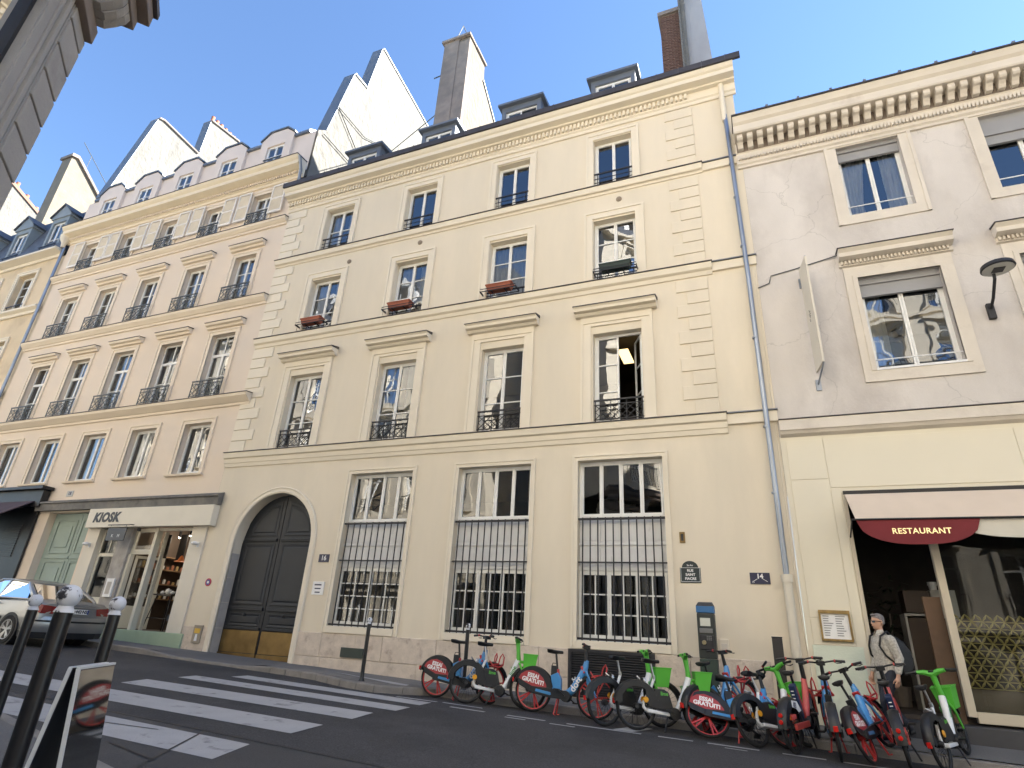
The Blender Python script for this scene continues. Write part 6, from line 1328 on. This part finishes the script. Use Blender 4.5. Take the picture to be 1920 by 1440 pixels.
# ------------------------------------------------------------------ silver car
SILV = mat('silver_car_paint', (.27, .275, .28), .34, metal=.6, var=.03, coat=.6); CBLK = mat('car_black_trim', (.02, .02, .022), .5); CGR = glass_mat('car_rear_glass', tint=(.04, .045, .045), ior=1.22, wave=.0); CGL = glass_mat('car_glass', tint=(.07, .08, .08), ior=1.5, wave=.0)
car = thing('parked_car', 'silver saloon car parked by the kerb with its rear towards the crossing', 'car', (-18.15, 10.30, zr(-18.15)), (0, R(-1.72), R(180)))
sta = [(-2.30, .30, .72, .60, .80), (-2.26, .26, .84, .62, .96), (-2.10, .24, .89, .64, 1.02), (-1.75, .22, .905, .66, 1.035), (-1.2, .21, .91, .66, 1.02), (-.5, .20, .91, .65, .99), (.4, .20, .91, .64, .96), (1.0, .20, .905, .62, .95), (1.5, .21, .90, .60, .88), (2.0, .24, .86, .58, .80), (2.22, .28, .76, .52, .70), (2.30, .34, .60, .48, .62)]
rings = []
for x, zl, hw, zm, zt in sta:
    rings.append([(x, -hw*.80, zl), (x, hw*.80, zl), (x, hw*.96, zl+.10), (x, hw, zm-.05), (x, hw*.985, zm+.10), (x, hw*.94, zt-.06), (x, hw*.86, zt-.012), (x, hw*.5, zt+.018), (x, 0, zt+.025),
                  (x, -hw*.5, zt+.018), (x, -hw*.86, zt-.012), (x, -hw*.94, zt-.06), (x, -hw*.985, zm+.10), (x, -hw, zm-.05), (x, -hw*.96, zl+.10)])
mm = MB(); mm.loft(rings); body = obj('body', mm, SILV, car, smooth=True)
# wheel arch cuts as dark liners
for wx in (-1.38, 1.33):
    for s in (-1, 1):
        mm = MB(); mm.lathe([(.001, s*.915), (.365, s*.915), (.365, s*.6)], (wx, 0, .34), axis='y', n=28); obj('wheel_arch', mm, CBLK, car)
        mm = MB(); mm.lathe([(.20, s*.905), (.215, s*.928), (.30, s*.930), (.325, s*.91), (.325, s*.72), (.20, s*.72)], (wx, 0, .325), axis='y', n=28); w_ = obj('wheel', mm, RUB, car, smooth=True)
        mm = MB(); mm.lathe([(.001, s*.918), (.05, s*.92), (.06, s*.90), (.06, s*.88)], (wx, 0, .325), axis='y', n=14); mm.lathe([(.19, s*.90), (.212, s*.929), (.222, s*.929), (.222, s*.88)], (wx, 0, .325), axis='y', n=28)
        for k in range(5):
            for q in (-.16, .16): a = 2*math.pi*k/5+q+.3; a2 = 2*math.pi*k/5+q*.5+.3; mm.bar((wx+.04*math.cos(a2), s*.905, .325+.04*math.sin(a2)), (wx+.2*math.cos(a), s*.915, .325+.2*math.sin(a)), .035, .03, (0, 1, 0))
        obj('rim', mm, ALU, w_, smooth=True); mm = MB(); mm.lathe([(.001, s*.86), (.2, s*.86)], (wx, 0, .325), axis='y', n=20); obj('brake_disc', mm, CBLK, w_)
# greenhouse
gb = {'rb': (-1.78, .70, 1.03), 'rt': (-1.02, .55, 1.40), 'ft': (.10, .56, 1.43), 'fb': (.95, .74, .97), 'mid': (-.45, .58, 1.455)}
def gp(k, s): x, y, z = gb[k]; return (x, s*y, z)
mm = MB(); roofr = []
for x, hw, z in ((-1.08, .54, 1.385), (-.95, .555, 1.412), (-.45, .575, 1.455), (0, .57, 1.45), (.14, .555, 1.425)): roofr.append([(x, -hw, z-.03), (x, -hw*.9, z), (x, -hw*.4, z+.02), (x, hw*.4, z+.02), (x, hw*.9, z), (x, hw, z-.03), (x, hw*.9, z-.05), (x, -hw*.9, z-.05)])
mm.loft(roofr); obj('roof', mm, SILV, car, smooth=True)
mm = MB()
for s in (-1, 1):
    mm.tube([(-1.80, s*.72, 1.02), (-1.60, s*.70, 1.10), (-1.3, s*.635, 1.25), (-1.02, s*.555, 1.385)], [.03, .065, .06, .04], 8); mm.tube([(.12, s*.56, 1.41), (.98, s*.74, .96)], .035, 8); mm.tube([(-.32, s*.605, 1.41), (-.38, s*.79, .98)], .03, 8); mm.tube([(-1.05, s*.56, 1.39), (-.45, s*.60, 1.43), (.12, s*.57, 1.42)], .028, 8)
    mm.tube([(-1.62, s*.79, 1.02), (-.4, s*.815, 1.0), (1.0, s*.79, .965)], .022, 8)
obj('pillars', mm, SILV, car, smooth=True)
def cpane(nm, *p): q = MB(); q.ngon(p); return obj(nm, q, CGR if nm == 'rear_window' else CGL, car, fix=True)
cpane('rear_window', (-1.80, -.66, 1.04), (-1.80, .66, 1.04), (-1.06, .50, 1.39), (-1.06, -.50, 1.39)); cpane('windscreen', (.98, .70, .97), (.98, -.70, .97), (.13, -.52, 1.42), (.13, .52, 1.42))
for s in (-1, 1):
    cpane('side_window', (-1.50, s*.775, 1.03), (-.40, s*.80, 1.01), (-.34, s*.605, 1.40), (-.98, s*.56, 1.38), (-1.32, s*.66, 1.22)); cpane('side_window', (-.36, s*.80, 1.01), (.90, s*.765, .98), (.12, s*.565, 1.40), (-.30, s*.605, 1.41))
mm = MB(); mm.box(-1.6, .9, -.72, .72, .75, 1.0); obj('cabin', mm, CBLK, car)
for sx, sy in ((-1.15, -.36), (-1.15, .36), (-.2, -.36), (-.2, .36)): mm = MB(); mm.box(sx-.08, sx+.08, sy-.24, sy+.24, 1.0, 1.16); mm.box(sx-.06, sx+.04, sy-.12, sy+.12, 1.17, 1.32); obj('seat', mm, CBLK, car, bevel=.03)
for s in (-1, 1):
    mm = MB(); mm.loft([[(-2.315, s*.50, .74), (-2.28, s*.84, .74), (-1.96, s*.912, .86), (-1.98, s*.912, .80)], [(-2.30, s*.46, .90), (-2.27, s*.80, .93), (-1.92, s*.885, .97), (-1.95, s*.905, .92)]]); obj('tail_light', mm, mat('car_tail_red', (.20, .008, .010), .15, var=.15, scale=14, coat=.5), car, bevel=.01)
    mm = MB(); mm.box(-.75, -.57, s*.905, s*.93, .865, .895); mm.box(.35, .53, s*.905, s*.93, .85, .88); obj('door_handle', mm, SILV, car, bevel=.008)
    mm = MB(); mm.box(-1.0, .95, s*.907, s*.918, .53, .60); obj('side_moulding', mm, CBLK, car, bevel=.006)
    mm = MB(); mm.box(2.0, 2.24, s*.50, s*.80, .58, .70); obj('headlight', mm, SWHITE, car, bevel=.02)
    mm = MB(); mm.box(.75, .93, s*.88, s*1.02, .96, 1.09); obj('wing_mirror', mm, SILV, car, bevel=.03)
mm = MB(); br = []
for y, x in ((-.90, -1.86), (-.86, -2.22), (-.6, -2.36), (0, -2.40), (.6, -2.36), (.86, -2.22), (.90, -1.86)): br.append([(x, y, .33), (x-.02, y, .40), (x-.03, y, .55), (x, y, .68), (x+.1, y*.95, .68), (x+.1, y*.95, .33)])
mm.loft(br); bo = obj('rear_bumper', mm, SILV, car, smooth=True); mm = MB(); mm.loft([[(p[2][0]-.006, p[2][1]*1.004, .56), (p[2][0]-.012, p[2][1]*1.004, .60), (p[2][0]+.03, p[2][1], .60), (p[2][0]+.03, p[2][1], .56)] for p in br]); obj('bumper_strip', mm, CBLK, bo)
mm = MB(); mm.loft([[(p[0][0]+.03, p[0][1]*.99, .20), (p[0][0]-.004, p[0][1]*1.0, .335), (p[0][0]+.08, p[0][1], .335), (p[0][0]+.1, p[0][1]*.96, .20)] for p in br]); obj('bumper_valance', mm, CBLK, bo)
mm = MB(); mm.box(-2.345, -2.325, -.26, .26, .76, .87); pl = obj('number_plate', mm, SWHITE, car, bevel=.003)
for y0_, y1_ in ((.215, .258), (-.258, -.225)): mm = MB(); mm.box(-2.349, -2.344, y0_, y1_, .765, .865); obj('plate_band', mm, SBLUE, pl)
me = text_mesh('HA·442·NS', .10, m=CBLK, offset=.003, extr=.001, spacing=.95); o = obj('lettering', me, None, pl); o.matrix_local = Matrix.Translation((-2.3465, 0, .815)) @ Matrix.Rotation(R(-90), 4, 'Z') @ STAND
mm = MB(); mm.box(-2.335, -2.315, -.42, .42, .90, .93); obj('boot_trim', mm, ALU, car, bevel=.004)

# ------------------------------------------------------------------ man walking past the restaurant
def limb(mb, pts, rad, n=12):
    """closed tapered tube with rounded ends along joints"""
    P_ = [Vector(p) for p in pts]; q = [P_[0] - (P_[1]-P_[0]).normalized()*rad[0]*.7] + P_ + [P_[-1] + (P_[-1]-P_[-2]).normalized()*rad[-1]*.7]
    mb.tube(q, [rad[0]*.5] + list(rad) + [rad[-1]*.5], n)
def trunk(mb, secs, n=20):
    """closed torso from sections (z, x centre, half depth, half width)"""
    mb.loft([[(cx+rx*math.cos(t), ry*math.sin(t), z) for t in [2*math.pi*k/n for k in range(n)]] for z, cx, rx, ry in secs])
SKIN = mat('skin_tone', (.50, .29, .20), .55, var=.06, scale=8); HAIR = mat('grey_short_hair', (.20, .18, .17), .8, var=.3, scale=40); SHIRT = mat('patterned_pale_shirt', (.42, .39, .34), .9, var=.3, scale=38, bump=.3, bscale=25); JEAN = mat('dark_trousers', (.03, .033, .045), .85, var=.15)
HP = .99
J = dict(pel=(0, 0, HP), sp=(.005, 0, 1.14), ch=(.01, 0, 1.34), ucl=(-.01, 0, 1.47), nk=(.005, 0, 1.56), hd=(.02, 0, 1.64),
         ls=(-.01, .19, 1.45), le=(-.07, .25, 1.16), lw=(.02, .27, .92), rs=(-.01, -.19, 1.45), re=(-.05, -.26, 1.17), rw=(.08, -.27, .93),
         lh=(0, .10, .96), lk=(.20, .11, .53), la=(.20, .11, .09), lt=(.36, .12, .04), rh=(0, -.10, .96), rk=(.04, -.11, .52), ra=(-.28, -.11, .16), rt=(-.16, -.12, .04))
hm = MB()
trunk(hm, [(.90, 0, .10, .14), (.98, 0, .12, .165), (1.10, .005, .105, .15), (1.30, .01, .12, .17), (1.42, 0, .10, .16), (1.50, -.01, .07, .10), (1.53, -.01, .05, .06)])
limb(hm, [(-.01, 0, 1.46), (.0, 0, 1.55), (.02, 0, 1.66)], [.06, .056, .055])
for q in ('l', 'r'):
    limb(hm, [J[q+'s'], J[q+'e'], J[q+'w']], [.058, .045, .030]); limb(hm, [J[q+'h'], J[q+'k'], J[q+'a']], [.09, .06, .045]); limb(hm, [J[q+'a'], J[q+'t']], [.045, .035])
    W0 = Vector(J[q+'w']); sy = 1 if q == 'l' else -1; pm_ = W0+Vector((.02, 0, -.075)); limb(hm, [W0, pm_, pm_+Vector((.004, 0, -.02))], [.026, .034, .030], 10)
    for k, (dx, L) in enumerate(((.032, .075), (.011, .085), (-.011, .08), (-.031, .065))):
        f0 = pm_+Vector((dx, 0, -.03)); f1 = f0+Vector((.010, -sy*.010, -L*.5)); limb(hm, [f0, f1, f1+Vector((-.004, -sy*.03, -L*.45))], [.0105, .0095, .0085], 8)
    f0 = pm_+Vector((.030, 0, .02)); f1 = f0+Vector((.030, -sy*.012, -.035)); limb(hm, [f0, f1, f1+Vector((.006, -sy*.012, -.03))], [.013, .011, .009], 8)
prof = [(.0, .050, .026, .026), (.012, .040, .046, .040), (.035, .026, .068, .054), (.065, .016, .084, .063), (.10, .008, .092, .069), (.135, .002, .097, .073), (.165, -.004, .098, .0745), (.195, -.010, .090, .069), (.218, -.012, .068, .055), (.234, -.012, .034, .028), (.239, -.012, .006, .005)]
HZ = 1.595
hm.loft([[(.01+cx+rx*math.cos(a), ry*math.sin(a), HZ+h) for a in [2*math.pi*k/20 for k in range(20)]] for h, cx, rx, ry in prof])
hm.loft([[(.118, -.006, HZ+.128), (.118, .006, HZ+.128), (.105, .008, HZ+.128), (.105, -.008, HZ+.128)], [(.136, -.016, HZ+.088), (.136, .016, HZ+.088), (.10, .020, HZ+.085), (.10, -.020, HZ+.085)], [(.12, -.012, HZ+.076), (.12, .012, HZ+.076), (.10, .012, HZ+.076), (.10, -.012, HZ+.076)]])
for s in (-1, 1): hm.ball((-.005, s*.076, HZ+.115), .032, 10, sx=.62, sy=.3, sz=1)
hm.ball((.108, 0, HZ+.058), .022, 10, sx=.45, sy=1.1, sz=.35)
me = hm.mesh('person', SKIN)
man = bpy.data.objects.new('person', me); link(man)
rmz = man.modifiers.new('remesh', 'REMESH'); rmz.mode = 'VOXEL'; rmz.voxel_size = .0075; rmz.use_smooth_shade = True
sm_ = man.modifiers.new('smooth', 'SMOOTH'); sm_.factor = .5; sm_.iterations = 2
MX, MY = 1.72, 12.10
man.location = (MX, MY, zp(MX, MY)+.02); man.rotation_euler = (0, 0, R(207)); man.scale = (1.0, 1.0, 1.0)
tag(man, 'man in sunglasses and pale patterned shirt walking past the restaurant door', 'person')
def cloth(nm, mb, m, vox=.011):
    o = obj(nm, mb, m, man); r = o.modifiers.new('remesh', 'REMESH'); r.mode = 'VOXEL'; r.voxel_size = vox; r.use_smooth_shade = True; q = o.modifiers.new('smooth', 'SMOOTH'); q.iterations = 3; return o
cm = MB(); trunk(cm, [(.84, .0, .145, .195), (.86, 0, .15, .20), (.98, 0, .15, .195), (1.10, .005, .138, .18), (1.30, .01, .142, .192), (1.42, 0, .122, .185), (1.49, -.005, .09, .135), (1.55, -.005, .068, .075), (1.56, -.005, .060, .066)])
for q in ('l', 'r'): limb(cm, [J[q+'s'], J[q+'e'], tuple(Vector(J[q+'e']).lerp(Vector(J[q+'w']), .86))], [.083, .066, .050])
cloth('shirt', cm, SHIRT)
cm = MB(); trunk(cm, [(.86, 0, .12, .17), (.98, 0, .132, .178), (1.02, 0, .13, .175)])
for q in ('l', 'r'): limb(cm, [J[q+'h'], J[q+'k'], J[q+'a']], [.108, .08, .066])
cloth('trousers', cm, JEAN)
for a, b in (('la', 'lt'), ('ra', 'rt')):
    A, B = Vector(J[a]), Vector(J[b]); mm = MB(); d = (B-A); mm.tube([A+Vector((-.06, 0, -.035)), A+d*.4+Vector((0, 0, -.02)), B+Vector((.0, 0, -.0)), B+d.normalized()*.05], [.05, .05, .045, .02], 10); obj('shoe', mm, CBLK, man, smooth=True)
hr = MB(); hp = [(.085, -.035, .062, .0765), (.12, -.030, .074, .0785), (.15, -.022, .086, .0795), (.175, -.012, .098, .080), (.20, -.012, .098, .076), (.225, -.012, .078, .062), (.243, -.012, .045, .036), (.252, -.012, .006, .005)]
hr.loft([[(.01+cx+rx*math.cos(a), ry*math.sin(a), HZ+h+.004*math.sin(7*a+h*60)) for a in [2*math.pi*k/24 for k in range(24)]] for h, cx, rx, ry in hp]); hr.ball((.075, 0, HZ+.222), .04, 10, sx=.9, sy=1.4, sz=.55); obj('hair', hr, HAIR, man, smooth=True)
sg = MB()
for s in (-1, 1):
    sg.loft([[(.117, s*.012, HZ+.100), (.098, s*.058, HZ+.102), (.096, s*.060, HZ+.132), (.118, s*.010, HZ+.132)], [(.121, s*.012, HZ+.100), (.103, s*.060, HZ+.102), (.101, s*.062, HZ+.134), (.122, s*.010, HZ+.134)]]); sg.bar((.100, s*.062, HZ+.128), (-.005, s*.082, HZ+.125), .006, .009)
sg.bar((.122, -.014, HZ+.128), (.122, .014, HZ+.128), .006, .008, (0, 0, 1)); obj('sunglasses', sg, mat('dark_lens', (.008, .008, .01), .12), man, bevel=.002)
mm = MB(); mm.box(.112, .120, -.020, .020, HZ+.050, HZ+.056); obj('mouth', mm, mat('lip_tone', (.30, .12, .10), .6), man, bevel=.002)
for s in (-1, 1):
    mm = MB(); mm.loft([[(.075, s*.02, 1.585), (.0, s*.078, 1.60), (-.01, s*.08, 1.56), (.085, s*.03, 1.53)], [(.10, s*.03, 1.53), (.02, s*.10, 1.545), (.0, s*.10, 1.53), (.10, s*.07, 1.485)]]); obj('collar', mm, SHIRT, man, bevel=.006)
# backpack, worn
bp_ = thing('backpack', 'black backpack on the back of the man', 'bag', man.location, man.rotation_euler)
mm = MB(); rg = []
for z, d0, d1, hw in ((.92, -.17, -.28, .10), (.96, -.16, -.36, .15), (1.10, -.15, -.42, .165), (1.28, -.15, -.40, .16), (1.42, -.14, -.32, .14), (1.50, -.13, -.22, .10)): rg.append([(d0, -hw, z), (d0, hw, z), (d1+.05, hw, z), (d1, hw*.6, z), (d1, -hw*.6, z), (d1+.05, -hw, z)])
BAG = mat('black_nylon', (.011, .011, .012), .6, var=.2, scale=6, bump=.4, bscale=8); mm.loft(rg); obj('pack', mm, BAG, bp_, smooth=True, bevel=.02)
mm = MB()
for s in (-1, 1): mm.tube([(-.15, s*.10, 1.46), (-.03, s*.125, 1.565), (.10, s*.13, 1.49), (.145, s*.13, 1.34), (.10, s*.185, 1.2), (-.14, s*.17, 1.02)], .016, 6)
obj('strap', mm, BAG, bp_, smooth=True)
mm = MB(); mm.box(-.44, -.40, -.09, .09, 1.0, 1.2); obj('front_pocket', mm, BAG, bp_, bevel=.02)
